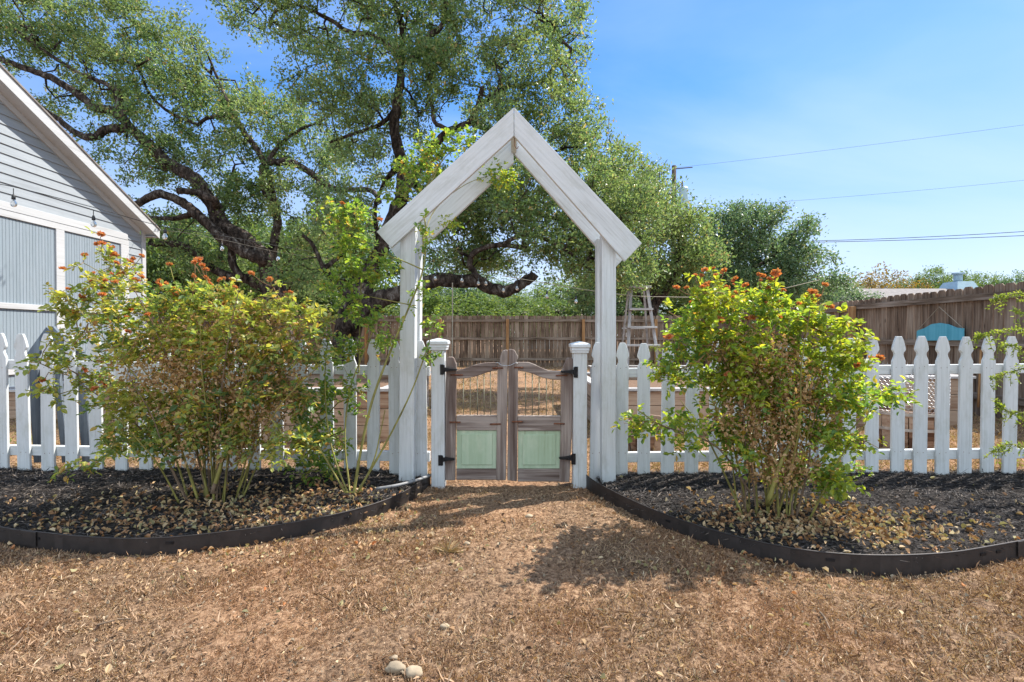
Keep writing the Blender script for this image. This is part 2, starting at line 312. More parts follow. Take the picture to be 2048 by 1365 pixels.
# ------------------------------------------------------------------ leaves in bulk
def unit(a): return a/np.maximum(np.linalg.norm(a, axis=1, keepdims=True), 1e-9)
def leaf_mesh(name, pos, L, W, up=.5, flat=0., shape=4, rng=RS, dirs=None, fold=.25, lay=1.0):
    """pos: base points; random directions; L,W arrays of sizes. shape 4 = kite, 6 = rounded folded leaflet, 3 = blade"""
    n = len(pos)
    if dirs is None:
        dirs = rng.normal(size=(n, 3)); dirs[:, 2] = dirs[:, 2]*(1-flat) + up*(1-flat)
    d = unit(dirs); nn = rng.normal(size=(n, 3)); nn[:, 2] += lay + 4*flat
    w = unit(np.cross(d, nn)); h = np.cross(w, d)
    L = np.broadcast_to(L, (n,))[:, None]; W = np.broadcast_to(W, (n,))[:, None]
    if shape == 4:
        V = np.stack([pos, pos+d*L*.5+w*W*.5+h*W*fold, pos+d*L, pos+d*L*.5-w*W*.5+h*W*fold], 1).reshape(-1, 3)
        loops = np.arange(4*n); sizes = np.full(n, 4)
    elif shape == 3:
        V = np.stack([pos-w*W*.5, pos+w*W*.5, pos+d*L*.55+w*W*.4+h*L*.10, pos+d*L, pos+d*L*.55-w*W*.4+h*L*.10], 1).reshape(-1, 3)
        loops = np.arange(5*n); sizes = np.full(n, 5)
    else:
        V = np.stack([pos, pos+d*L*.28+w*W*.46+h*W*fold, pos+d*L*.68+w*W*.40+h*W*fold, pos+d*L+h*W*-.08,
                      pos+d*L*.68-w*W*.40+h*W*fold, pos+d*L*.28-w*W*.46+h*W*fold], 1).reshape(-1, 3)
        b = np.arange(n)[:, None]*6
        loops = np.concatenate([b+np.array([[0, 1, 2, 3]]), b+np.array([[0, 3, 4, 5]])], 1).ravel(); sizes = np.full(2*n, 4)
    return np_mesh(name, V, loops, sizes)
def stuff(name, me, mat, label=None, cat=None, parent=None):
    o = link(name, me, mat, parent)
    if parent is None: tag(o, label, cat, kind='stuff')
    return o

# ------------------------------------------------------------------ tree skeletons
def catmull(pts, per):
    pts = [Vector(p) for p in pts]; out = []
    q = [pts[0]*2-pts[1]] + pts + [pts[-1]*2-pts[-2]]
    for i in range(1, len(q)-2):
        for k in range(per):
            t = k/per; p0, p1, p2, p3 = q[i-1:i+3]
            out.append(.5*((2*p1)+(p2-p0)*t+(2*p0-5*p1+4*p2-p3)*t*t+(3*p1-p0-3*p2+p3)*t**3))
    out.append(pts[-1]); return out
def grow(limbs, attract, step=.28, jit=.22, rtip=.006, power=.5, rng=RS, per=5, wob=.03, maxr=.09, sag=0.):
    """limbs: [(points, r0, r1)], attract (n,3). Returns list of tubes and tip points with directions"""
    pos = []; par = []; mainr = []
    def near(p):
        a = np.array(pos); return int(np.argmin(((a-np.array(p))**2).sum(1)))
    for pts, r0, r1 in limbs:
        cp = catmull(pts, per); start = None
        if pos:
            j = near(cp[0]); start = j if (Vector(pos[j])-cp[0]).length < 3*r0+.3 else None
        for i, p in enumerate(cp):
            f = i/(len(cp)-1); r = r0+(r1-r0)*f**.8
            nv = noise.noise_vector(Vector(p)*3.1/max(r*8, .25)+Vector((len(pos)*.0, 0, 7)))
            w = nv*wob*2.2*min(1, r*6)*(0 if i == 0 else 1)
            pos.append(tuple(p+w)); mainr.append(r*(1+.16*noise.noise(Vector(p)*1.3/max(r*5, .15))))
            par.append(start if i == 0 else len(pos)-2)
    nm = len(pos); P0 = np.array(pos)
    if len(attract):
        A = attract; dd = np.sqrt(((A[:, None, :]-P0[None])**2).sum(2)).min(1); order = np.argsort(dd)
        cap = nm + int(dd.sum()/step) + 3*len(A) + 1000
        buf = np.zeros((cap, 3)); buf[:nm] = P0; k = nm
        for ai in order:
            a = A[ai]; d = ((buf[:k]-a)**2).sum(1); j = int(np.argmin(d)); L = math.sqrt(d[j])
            if L < step*.35: continue
            ns = max(1, int(round(L/step))); p0 = buf[j]; off = rng.normal(size=3)*jit*L*.5; prev = j
            for s in range(1, ns+1):
                f = s/ns; q = p0*(1-f)+a*f + off*math.sin(math.pi*f) + (rng.normal(size=3)*jit*step*.5 if s < ns else 0)
                q = q + np.array([0, 0, -sag*math.sin(math.pi*f)*L])
                if k >= cap: break
                buf[k] = q; par.append(prev); mainr.append(None); prev = k; k += 1
        pos = [tuple(x) for x in buf[:k]]
    n = len(pos); kids = [[] for _ in range(n)]
    for i in range(n):
        if par[i] is not None: kids[par[i]].append(i)
    cnt = [0]*n
    for i in range(n-1, -1, -1):
        if not kids[i]: cnt[i] = 1
        if par[i] is not None: cnt[par[i]] += cnt[i]
    rad = [0]*n
    for i in range(n):
        if mainr[i] is not None: rad[i] = mainr[i]
        else: rad[i] = min(rtip*cnt[i]**power, maxr, rad[par[i]]*.92 if par[i] is not None and mainr[par[i]] is None else maxr)
    chains = []; stack = [i for i in range(n) if par[i] is None]
    stack = [(i, None) for i in stack]
    while stack:
        i, pr = stack.pop(); ch = [] if pr is None else [(pos[pr], min(rad[pr], rad[i]*1.15))]
        while True:
            ch.append((pos[i], rad[i]))
            if not kids[i]: break
            ks = sorted(kids[i], key=lambda c: (mainr[c] is None, -cnt[c] if mainr[c] is None else (0 if c == i+1 else 1)))
            for c in ks[1:]: stack.append((c, i))
            i = ks[0]
        if len(ch) > 1: chains.append(ch)
    tips = np.array([pos[i] for i in range(nm, n) if cnt[i] <= 3]) if n > nm else np.array(pos)
    tdir = np.array([np.array(pos[i])-np.array(pos[par[i]]) for i in range(nm, n) if cnt[i] <= 3]) if n > nm else None
    return chains, tips, tdir
def tubes(chains, minsides=4, keep=None):
    mb = MB()
    for ch in chains:
        r = max(c[1] for c in ch); ns = 12 if r > .12 else 8 if r > .04 else minsides
        pts = [c[0] for c in ch]; rr = [c[1] for c in ch]
        mb.tube(pts, rr, ns, cap=(r > .02))
    return mb
def blob(pxs, Y, dep, count, rng=RS, gap=.0, nsc=.9):
    """attractor points inside ellipsoids given in photo pixels at depth Y"""
    tot = sum(b[2]*b[3] for b in pxs); out = []
    for b in pxs:
        cx, cy, rx, ry = b[:4]; YY = Y + (b[4] if len(b) > 4 else 0)
        c = P(cx, cy, YY); k = YY/1024; m = max(3, int(count*rx*ry/tot)); got = 0; tries = 0
        while got < m and tries < 40*m:
            tries += 1
            q = rng.normal(size=3); q = q/np.linalg.norm(q)*rng.uniform(0, 1)**(1/2.6)
            p = np.array([c.x+q[0]*rx*k, c.y+q[1]*dep, c.z+q[2]*ry*k])
            if gap and noise.noise(Vector(p)*nsc)+.5*noise.noise(Vector(p)*nsc*2.3) < gap-.25: continue
            out.append(p); got += 1
    return np.array(out)
def spread(tips, tdir, per, sig, rng=RS):
    idx = np.repeat(np.arange(len(tips)), per); base = tips[idx] + rng.normal(size=(len(idx), 3))*sig
    base = base - tdir[idx]*rng.uniform(0, 1, size=(len(idx), 1))
    return base, idx
def shifted(arr, loc): return arr - np.array(loc)[None, :]
def oak(name, base, limbs, blobs, Y, dep, count, per, sig, leaf, label, mat, cat='tree', group=None, gap=.1, step=.3, rtip=.006, jit=.22, maxr=.09, seed=1):
    rng = np.random.RandomState(seed); root = empty(name, base, label, cat, group)
    A = blob(blobs, Y, dep, count, rng, gap)
    ch, tips, td = grow(limbs, A, step=step, rng=rng, rtip=rtip, jit=jit, maxr=maxr)
    tubes(ch).build('trunk', mat[0], root, smooth=True)
    pos, idx = spread(tips, td, per, sig, rng)
    L = rng.uniform(.5, 1.4, len(pos))*leaf
    dirs = rng.normal(size=(len(pos), 3)) + unit(td[idx])*1.2; dirs[:, 2] += .25
    me = leaf_mesh('crown', shifted(pos, base), L, L*.48, rng=rng, dirs=dirs, shape=4)
    link('crown', me, mat[1], root)
    return root, len(pos)

# ================================================================== GROUND
def fbm(x, y, s): return noise.noise(Vector((x*s, y*s, 3.1)))
def gh(x, y):
    if abs(x) > 30 or abs(y) > 40: return 0.
    z = .018*fbm(x, y, .9)+.008*fbm(x, y, 3.)
    return z
def axis(lo, hi, fine0, fine1, st):
    a = list(np.arange(fine0, fine1+1e-6, st)); g = st
    x = fine0
    left = []
    while x > lo: g *= 1.35; x -= g; left.append(max(x, lo))
    g = st; x = fine1; right = []
    while x < hi: g *= 1.35; x += g; right.append(min(x, hi))
    return left[::-1]+a+right
xs = axis(-400, 400, -4.5, 4.5, .05); ys = axis(-60, 700, .8, 5.0, .05)
V = [(x, y, gh(x, y)) for y in ys for x in xs]
V = np.array(V); nearm = (np.abs(V[:, 0]) < 4.6) & (V[:, 1] > .7) & (V[:, 1] < 5.1)
V[nearm, 2] += RS.normal(size=nearm.sum())*.0055
nx = len(xs); I = (np.arange(len(ys)-1)[:, None]*nx+np.arange(nx-1)[None]).ravel()
gm = np_mesh('ground', V, np.stack([I, I+1, I+1+nx, I+nx], 1).ravel(), np.full(len(I), 4), True)
tag(link('ground', gm, M['ground']), 'dry brown lawn of dead grass and bare soil on both sides of the picket fence', None, kind='structure')

FY = 3.60   # picket fence plane
# edging curves, bottom line on the ground, photo pixels
EL = [(860, 968), (845, 985), (800, 1015), (740, 1040), (660, 1062), (560, 1082), (460, 1096), (360, 1106), (260, 1110), (160, 1107), (80, 1098), (0, 1086), (-120, 1062), (-300, 1030)]
ER = [(1168, 968), (1185, 985), (1235, 1015), (1300, 1046), (1400, 1085), (1500, 1114), (1600, 1135), (1700, 1146), (1800, 1148), (1900, 1141), (1980, 1128), (2060, 1112), (2200, 1078), (2400, 1040)]
def curve_pts(E): return [G(*p) for p in E]
def edging(E, label, slots, plates):
    pts = catmull(curve_pts(E), 5); root = empty('lawn_edging', pts[0], label, 'edging', 'steel edging strips round the mulch beds')
    mb = MB(); H0 = .080; n = len(pts)
    for i in range(n-1):
        a, b = pts[i], pts[i+1]; ta = (pts[min(i+1, n-1)]-pts[max(i-1, 0)]).normalized(); tb = (pts[min(i+2, n-1)]-pts[i]).normalized()
        na = Vector((-ta.y, ta.x, 0)).normalized()*.0025; nb = Vector((-tb.y, tb.x, 0)).normalized()*.0025
        ha = H0+.006*fbm(a.x, a.y, 2); hb = H0+.006*fbm(b.x, b.y, 2)
        if i == 0: ha = .06
        mb.add([a-na, b-nb, b+nb, a+na, a-na+Vector((0, 0, ha)), b-nb+Vector((0, 0, hb)), b+nb+Vector((0, 0, hb)), a+na+Vector((0, 0, ha))],
               [(0, 1, 5, 4), (2, 3, 7, 6), (4, 5, 6, 7)]+([(3, 0, 4, 7)] if i == 0 else []))
        mb.v[-8:] = [(v[0], v[1], v[2]-(.03 if k < 4 else 0)) for k, v in enumerate(mb.v[-8:])]
    mb.build('strip', M['edging'], root)
    rim = MB().tube([Vector((p.x, p.y, H0+.001+.006*fbm(p.x, p.y, 2))) for p in pts[1:]], .0042, 6); rim.build('rolled_rim', M['edging'], root, smooth=True)
    def at(px):
        j = min(range(n), key=lambda k: abs((pts[k].x/pts[k].y*1024+1024)-px)); j = max(1, min(n-2, j))
        p = pts[j]; t = (pts[j+1]-pts[j-1]).normalized(); m = Vector((t.y, -t.x, 0)).normalized()
        if m.dot(p) > 0: m = -m
        return p, t, m
    for px, w in slots:
        p, t, mm = at(px); s = MB()
        c = p + mm*.005+Vector((0, 0, .052))
        s.beam(c-t*w/2, c+t*w/2, .012, .003, mm); s.build('slot', M['black'], root)
    for px, w in plates:
        p, t, mm = at(px); c = p+mm*.008+Vector((0, 0, .048)); s = MB(); s.beam(c-t*w/2, c+t*w/2, .072, .004, mm); s.build('connector_plate', M['edging'], root, bevel=.001)
    return pts
pL = edging(EL, 'dark steel edging strip curving round the left rose bed', [(345, .035), (690, .035), (34, .014), (50, .010), (68, .014), (80, .010)], [(50, .17)])
pR = edging(ER, 'dark steel edging strip curving round the right rose bed', [(1670, .035), (1965, .035), (2002, .028), (1340, .03)], [(2045, .06)])

# mulch beds: surface height rises from the edging to the fence
def bed_profile(pts):
    x = np.array([p.x for p in pts]); y = np.array([p.y for p in pts]); o = np.argsort(x); return x[o], y[o]
bxL, byL = bed_profile(pL); bxR, byR = bed_profile(pR)
def bed_z(x, y, side):
    bx, by = (bxL, byL) if side < 0 else (bxR, byR)
    e = np.interp(x, bx, by); t = np.clip((y-e)/np.maximum(FY-e, .05), 0, 1.6)
    top = .10 if side < 0 else .075
    fadex = np.clip((abs(x)-.57)/.5, 0, 1)
    z = .055+(top-.055)*np.clip(t, 0, 1)**.8*fadex - .02*(1-fadex)
    z = z + .012*np.sin(x*7+y*5)*np.sin(y*9-x*3)*np.clip(t*3, 0, 1)
    z = np.where(y > FY+.03, z*np.clip(1-(y-FY-.03)/.22, -.2, 1), z)
    return z
def mulch(side, x0, x1, label):
    bx, by = (bxL, byL) if side < 0 else (bxR, byR)
    X = np.linspace(x0, x1, 150); VV = []
    rows = 60
    for x in X:
        e = np.interp(x, bx, by)+.003; yy = np.linspace(e, FY+.24, rows)
        for y in yy: VV.append((x, y, bed_z(x, y, side)+(RS.normal()*.003 if e+.02 < y < FY+.2 else 0)))
    I = (np.arange(len(X)-1)[:, None]*rows+np.arange(rows-1)[None]).ravel()
    q = np.stack([I, I+rows, I+rows+1, I+1], 1); 
    me = np_mesh('mulch', np.array(VV), q.ravel(), np.full(len(q), 4), True)
    base = link('mulch', me, M['mulch']); tag(base, label, None, kind='structure')
    # chips
    n = 42000; x = RS.uniform(x0, x1, n); e = np.interp(x, bx, by); y = e+.012+(FY+.16-e)*RS.uniform(0, 1, n)
    keep = y < FY+.16; x = x[keep]; y = y[keep]; n = len(x)
    pos = np.stack([x, y, bed_z(x, y, side)+RS.uniform(0, .008, n)], 1)
    d = RS.normal(size=(n, 3)); d[:, 2] = np.abs(d[:, 2])*.16
    L = RS.gamma(2., .011, n)+.006
    me = leaf_mesh('mulch_chips', pos, L, np.clip(L*.16, .002, .006), flat=.6, shape=4, dirs=d, fold=.35)
    stuff('mulch_chips', me, M['chip'], 'loose black shredded bark chips over the '+('left' if side < 0 else 'right')+' rose bed', 'mulch')
mulch(-1, -4.4, -.60, 'black shredded mulch in the curved bed left of the gate')
mulch(1, .60, 4.6, 'black shredded mulch in the curved bed right of the gate')

# fallen leaves
def litter(cx, cy, sx, sy, n, side):
    x = RS.normal(cx, sx, n); y = RS.normal(cy, sy, n)
    bx, by = (bxL, byL) if side < 0 else (bxR, byR)
    e = np.interp(x, bx, by); inb = (y > e+.02) & (y < FY+.1) & (np.abs(x) > .62) & (np.abs(x) < 4.3)
    z = np.where(inb, bed_z(x, y, side)+.009, .012)
    ok = (y > e+.02) | (y < e-.02); ok &= (y < FY+.1)
    ok &= ~((~inb) & (RS.uniform(size=n) > .22))
    return np.stack([x, y, z], 1)[ok]
def dead_leaves(name, pos, lo, hi, label):
    n = len(pos); L = RS.uniform(lo, hi, n); d = RS.normal(size=(n, 3)); d[:, 2] = RS.uniform(-.1, 1.1, n)
    me = leaf_mesh(name, pos, L, L*RS.uniform(.3, .7, n), dirs=d, shape=6, fold=.6, lay=.6); return stuff(name, me, M['dry'], label, 'dead leaves')
lp = [litter(-1.65, 2.80, .60, .22, 1250, -1), litter(-1.05, 2.98, .35, .22, 650, -1), litter(-1.6, 2.62, .7, .10, 420, -1)]
dead_leaves('fallen_leaves', np.concatenate(lp), .014, .034, 'tan and greenish fallen leaves lying under the left rose bushes')
lp = [litter(1.50, 2.70, .38, .19, 1000, 1), litter(1.80, 2.60, .36, .15, 560, 1), litter(2.6, 2.9, .7, .3, 90, 1)]
dead_leaves('fallen_leaves', np.concatenate(lp), .014, .036, 'tan fallen leaves lying under the right rose bush')

# lawn blades
def inbed(x, y):
    l = (x < -.60) & (y > np.interp(x, bxL, byL)-.012) & (y < FY+.20); r = (x > .60) & (y > np.interp(x, bxR, byR)-.012) & (y < FY+.20)
    return l | r
def vn(x, y, s, o):   # cheap smooth noise
    z = 0
    for k, (a, b) in enumerate(((1, .3), (-.5, .9), (.8, -.7), (.2, 1.3))): z = z+np.sin((x*a+y*b)*s*(1+.37*k)+o*(k+1)*1.7)
    return z/4
def blades(n, xr, yr, L0, W0, name, mat, label, power=1., short=1):
    u = RS.uniform(0, 1, n)**power; y = yr[0]+(yr[1]-yr[0])*u; x = RS.uniform(-1, 1, n)*(y*1.06+.2)
    if xr: x = RS.uniform(xr[0], xr[1], n)
    k = ~inbed(x, y)
    bare = vn(x, y, 3.1, 2.)+.5*vn(x, y, 9., 5.)+1.5*np.exp(-((x-.03)/.50)**2)*np.clip((y-1.5)/1.0, 0, 1)+.9*np.exp(-(((x+1.0)/.35)**2+((y-1.95)/.22)**2))
    k &= (bare < RS.uniform(-.3, 1.5, n)) ; x = x[k]; y = y[k]; n = len(x)
    z = np.array([gh(a, b) for a, b in zip(x, y)]) if yr[1] < 6 else np.zeros(n)
    d = RS.normal(size=(n, 3)); d[:, 2] = np.abs(d[:, 2])*.9
    L = L0*RS.gamma(3., .33, n)*(1+.5*np.clip(vn(x, y, 5., 1.), 0, 1))
    me = leaf_mesh(name, np.stack([x, y, z-.001], 1), L, W0*RS.uniform(.6, 1.4, n), dirs=d, shape=3)
    stuff(name, me, mat, label, 'grass')
blades(620000, None, (1.15, 3.75), .0135, .0014, 'dry_grass', M['grass'], 'short dead brown grass in front of the picket fence', .85)
blades(120000, None, (3.72, 8.5), .030, .005, 'dry_grass', M['lawn'], 'dry tan grass behind the gate between the raised beds', 1.)
blades(50000, None, (8.0, 17.2), .05, .010, 'dry_grass', M['lawn'], 'sparse grass in the shade near the brown board fence', 1.)
# grit
n = 9000; x = RS.uniform(-3.2, 3.2, n); y = RS.uniform(1.2, 3.7, n); k = ~inbed(x, y); x = x[k]; y = y[k]; n = len(x)
L = RS.gamma(1.6, .0028, n)+.0015; d = RS.normal(size=(n, 3))
me = leaf_mesh('grit', np.stack([x, y, np.full(n, .006)], 1), L, L*.9, dirs=d, shape=6, fold=.5)
stuff('grit', me, M['stone'], 'fine pale grit scattered through the dead grass in front', 'grit')
x = np.concatenate([RS.uniform(-3, 3, 500), RS.normal(-.75, .35, 260), RS.normal(1.1, .4, 260), RS.normal(-1.1, .5, 420)]); y = np.concatenate([RS.uniform(1.3, 2.9, 500), RS.normal(2.95, .2, 260), RS.normal(2.35, .14, 260), RS.normal(2.45, .17, 420)])
k = (~inbed(x, y)) & (y < 3.5); me_pos = np.stack([x[k], y[k], np.full(k.sum(), .014)], 1)
dead_leaves('fallen_leaves', me_pos, .012, .028, 'scattered curled leaves on the dead grass outside the two beds')

n = 60000; x = RS.uniform(-3.4, 3.4, n); y = 1.2+2.5*RS.uniform(0, 1, n)**.9; k = ~inbed(x, y) & (vn(x, y, 6., 3.) > RS.uniform(-.9, .6, n)); x = x[k]; y = y[k]; n = len(x)
L = RS.gamma(2., .0022, n)+.0015; d = RS.normal(size=(n, 3)); d[:, 2] *= .5
link_ = leaf_mesh('debris', np.stack([x, y, np.array([gh(a_, b_) for a_, b_ in zip(x, y)])+.005], 1), L, L*.6, dirs=d, shape=4, fold=.5)
M['debris'] = leafmat('debris', [(0, (.05, .03, .02)), (.5, (.12, .07, .045)), (.85, (.24, .16, .10)), (1, (.50, .38, .26))], 0., .9, None, 1, .2)
stuff('debris', link_, M['debris'], 'fine dark crumbs and broken leaf bits over the dead lawn in front', 'debris')
# stones and twigs lying on the lawn
def stone(px, py, r, label, sq=.6):
    g = G(px, py); root = bpy.data.meshes.new('stone'); import bmesh
    bm = bmesh.new(); bmesh.ops.create_icosphere(bm, subdivisions=3, radius=1)
    for v in bm.verts:
        k = 1+.28*noise.noise(v.co*1.4+Vector((px, py, 0)))+.10*noise.noise(v.co*5+Vector((py, 0, 0)))
        v.co = Vector((v.co.x*r*k*1.15, v.co.y*r*k*.8, v.co.z*r*k*sq))
    bm.to_mesh(root); bm.free(); root.polygons.foreach_set('use_smooth', [True]*len(root.polygons))
    o = link('stone', root, M['stone']); o.location = (g.x, g.y, r*.12+.003); tag(o, label, 'stone', 'pale stones lying in the dead grass')
stone(793, 1340, .027, 'pale limestone lump, left one of the touching pair in the foreground')
stone(828, 1348, .026, 'pale limestone lump, right one of the touching pair in the foreground')
stone(934, 1090, .017, 'small round cream stone on the bare path below the gate')
stone(788, 1318, .012, 'tiny pale stone just above the pair of foreground stones')
stone(889, 1256, .015, 'flat beige stone alone in the middle of the foreground')
stone(1058, 1035, .020, 'cream stone at the end of the gate shadow')
stone(1290, 1045-12, .012, 'small pale stone beside the start of the right edging')
stone(1068, 1104, .010, 'pea sized pale stone in the middle of the bare path')
for (a, b, label) in (((195, 1250), (262, 1238), 'thin dark twig on the grass at lower left'), ((1640, 1225), (1660, 1258), 'short pale twig on the grass at lower right'),
                      ((1022, 1040-4), (1030, 1050), 'short green grey twig on the path under the gate')):
    p, q = G(*a, .012), G(*b, .014); mm = (p+q)/2+Vector((.006, .01, .004))
    tag(MB().tube([p, mm, q], [.004, .0035, .002], 6).build('twig', M['thorn']), label, 'twig')
# dry grass tuft on the path
g = G(895, 1105); d = RS.normal(size=(60, 3)); d[:, 2] = np.abs(d[:, 2])*.4+.1
me = leaf_mesh('grass_tuft', np.tile(np.array(g)[None], (60, 1))+RS.normal(size=(60, 3))*[.006, .006, 0], RS.uniform(.04, .10, 60), .002, dirs=d, shape=3)
tag(link('grass_tuft', me, M['lawn']), 'straw coloured spidery grass tuft on the bare path', 'grass')

# ================================================================== PICKET FENCE
PKL = [-326, -278, -231, -184, -138, -92, -46, 2, 47, 95, 143, 192, 242, 291, 334, 376, 418, 460, 508, 555, 604, 654, 700, 746, 791, 842]
PKR = [1191, 1243, 1288, 1335, 1383, 1431, 1479, 1524, 1567, 1609, 1650, 1698, 1745, 1796, 1841, 1886, 1931, 1976, 2020, 2066, 2112, 2158, 2203, 2249, 2295, 2340]
def picket_mesh(h, w=.090):
    hw = w/2
    prof = [(hw, 0), (hw, h-.172), (hw*.84, h-.155), (hw*.70, h-.140), (hw*.66, h-.127), (hw*.72, h-.114), (hw*.90, h-.104), (hw*1.02, h-.094), (hw*.96, h-.075), (hw*.72, h-.033), (hw*.40, h)]
    pts = prof+[(-x, z) for x, z in reversed(prof)]
    return MB().prism(pts, -.0095, .0095)
def pick_top(px): return np.interp(px, [0, 190, 700, 850, 1190, 1240, 1745, 2048], [668, 670, 680, 682, 686, 687, 674, 673])
def pick_bot(px): return np.interp(px, [0, 500, 850, 1190, 1300, 1740, 2048], [950, 958, 962, 985, 975, 962, 962])
def picket_fence(px_list, x0, x1, label, topr, lowr):
    root = empty('picket_fence', ((x0+x1)/2, FY+.03, 0), label, 'fence', 'white picket fence runs beside the gate')
    for i, px in enumerate(px_list):
        t = P(px, pick_top(px), FY); b = P(px, pick_bot(px), FY); h = t.z-b.z+random.uniform(-.006, .006)
        me = bpy.data.meshes.new('picket'); mb = picket_mesh(h, .088*random.uniform(.97, 1.06)); nf = len(mb.f)
        for zn in (P(px, np.interp(px, [0, 2048], [735, 735]), FY).z-b.z, P(px, 905, FY).z-b.z):
            for xn in (-.02, .02):
                xq = xn+random.uniform(-.005, .005); zq = zn+random.uniform(-.008, .008)
                mb.lathe((xq, 0, 0), [(.0, 0)], 3) if False else mb.add([(xq+.0028*math.cos(k*1.047), -.0100, zq+.0028*math.sin(k*1.047)) for k in range(6)], [tuple(range(6))])
        me.from_pydata(mb.v, [], mb.f); me.update()
        me.materials.append(M['white']); me.materials.append(M['rust'])
        for p_ in me.polygons[nf:]: p_.material_index = 1
        o = link('picket', me, None, root); o.location = Vector((t.x, FY, b.z))-root.location
        o.rotation_euler = (R(random.uniform(-.5, .5)), R(random.uniform(-.6, .6)+(.5 if px > 1024 else -.3)), R(random.uniform(-1, 1)))
        m = o.modifiers.new('b', 'BEVEL'); m.width = .002; m.segments = 1; m.limit_method = 'ANGLE'
    for (ya, yb, hh) in (topr, lowr):
        a = P(1024+(x0)/FY*1024, ya, FY+.035); b = P(1024+(x1)/FY*1024, yb, FY+.035)
        mb = MB().hexa([Vector((p.x, FY+dy_, p.z+dz)) for dz in (-hh, 0) for (p, dy_) in ((a, .0115), (b, .0115), (b, .050), (a, .050))])
        mb.build('rail', M['white_x'], root, bevel=.003)
    return root
picket_fence(PKL, -4.85, -.575, 'white picket fence run behind the rose bushes left of the gate', (714, 733, .067), (884, 903, .070))
picket_fence(PKR, .55, 4.75, 'white picket fence run behind the rose bush right of the gate', (737, 724, .067), (905, 893, .070))
# line posts behind the pickets
for px, lab, gz in ((-30, 'white line post at the far left end of the picket fence', 0), (440, 'white line post hidden behind the left rose bush', 0), (1640, 'white line post behind the right rose bush', 0)):
    c = P(px, 700, FY+.10); root = MB().box(c.x-.044, c.x+.044, FY+.053, FY+.14, -.05, .80).build('fence_post', M['white'], bevel=.004)
    tag(root, lab, 'post', 'white line posts carrying the picket fence')

# gate posts with caps
def gate_post(px0, px1, cap, ytop, ybot, cpx, label):
    Yf = 3.53; a = P(px0, ytop, Yf); b = P(px1, ybot, Yf); w = b.x-a.x; cx = (a.x+b.x)/2; zt = a.z
    root = empty('gate_post', (cx, Yf+w/2, 0), label, 'post', 'white capped posts either side of the gate')
    MB().box(cx-w/2, cx+w/2, Yf, Yf+w, -.05, zt).build('shaft', M['white'], root, bevel=.004, seg=2)
    cy = Yf+w/2; cw = (cpx[1]-cpx[0])/1024*Yf/2
    s = MB(); zs = [(0, cw*.84), (.012, cw*.84), (.018, cw*.90), (.034, cw*.90), (.040, cw*1.), (.060, cw*1.), (.066, cw*.86), (.082, .002)]
    for i, (dz, h) in enumerate(zs):
        s.v += [(cx-h, cy-h, zt-.012+dz), (cx+h, cy-h, zt-.012+dz), (cx+h, cy+h, zt-.012+dz), (cx-h, cy+h, zt-.012+dz)]
        if i:
            o = (i-1)*4
            for k in range(4): s.f.append((o+k, o+(k+1) % 4, o+4+(k+1) % 4, o+4+k))
    s.f.append((3, 2, 1, 0)); s.f.append(tuple(range(len(s.v)-4, len(s.v))))
    s.build('cap', M['cap'], root, bevel=.002)
    return root
gate_post(862, 889, None, 697, 968, (858, 900), 'white square gate post with moulded cap left of the gate')
gate_post(1147, 1174, None, 703, 968, (1142, 1181), 'white square gate post with moulded cap right of the gate')

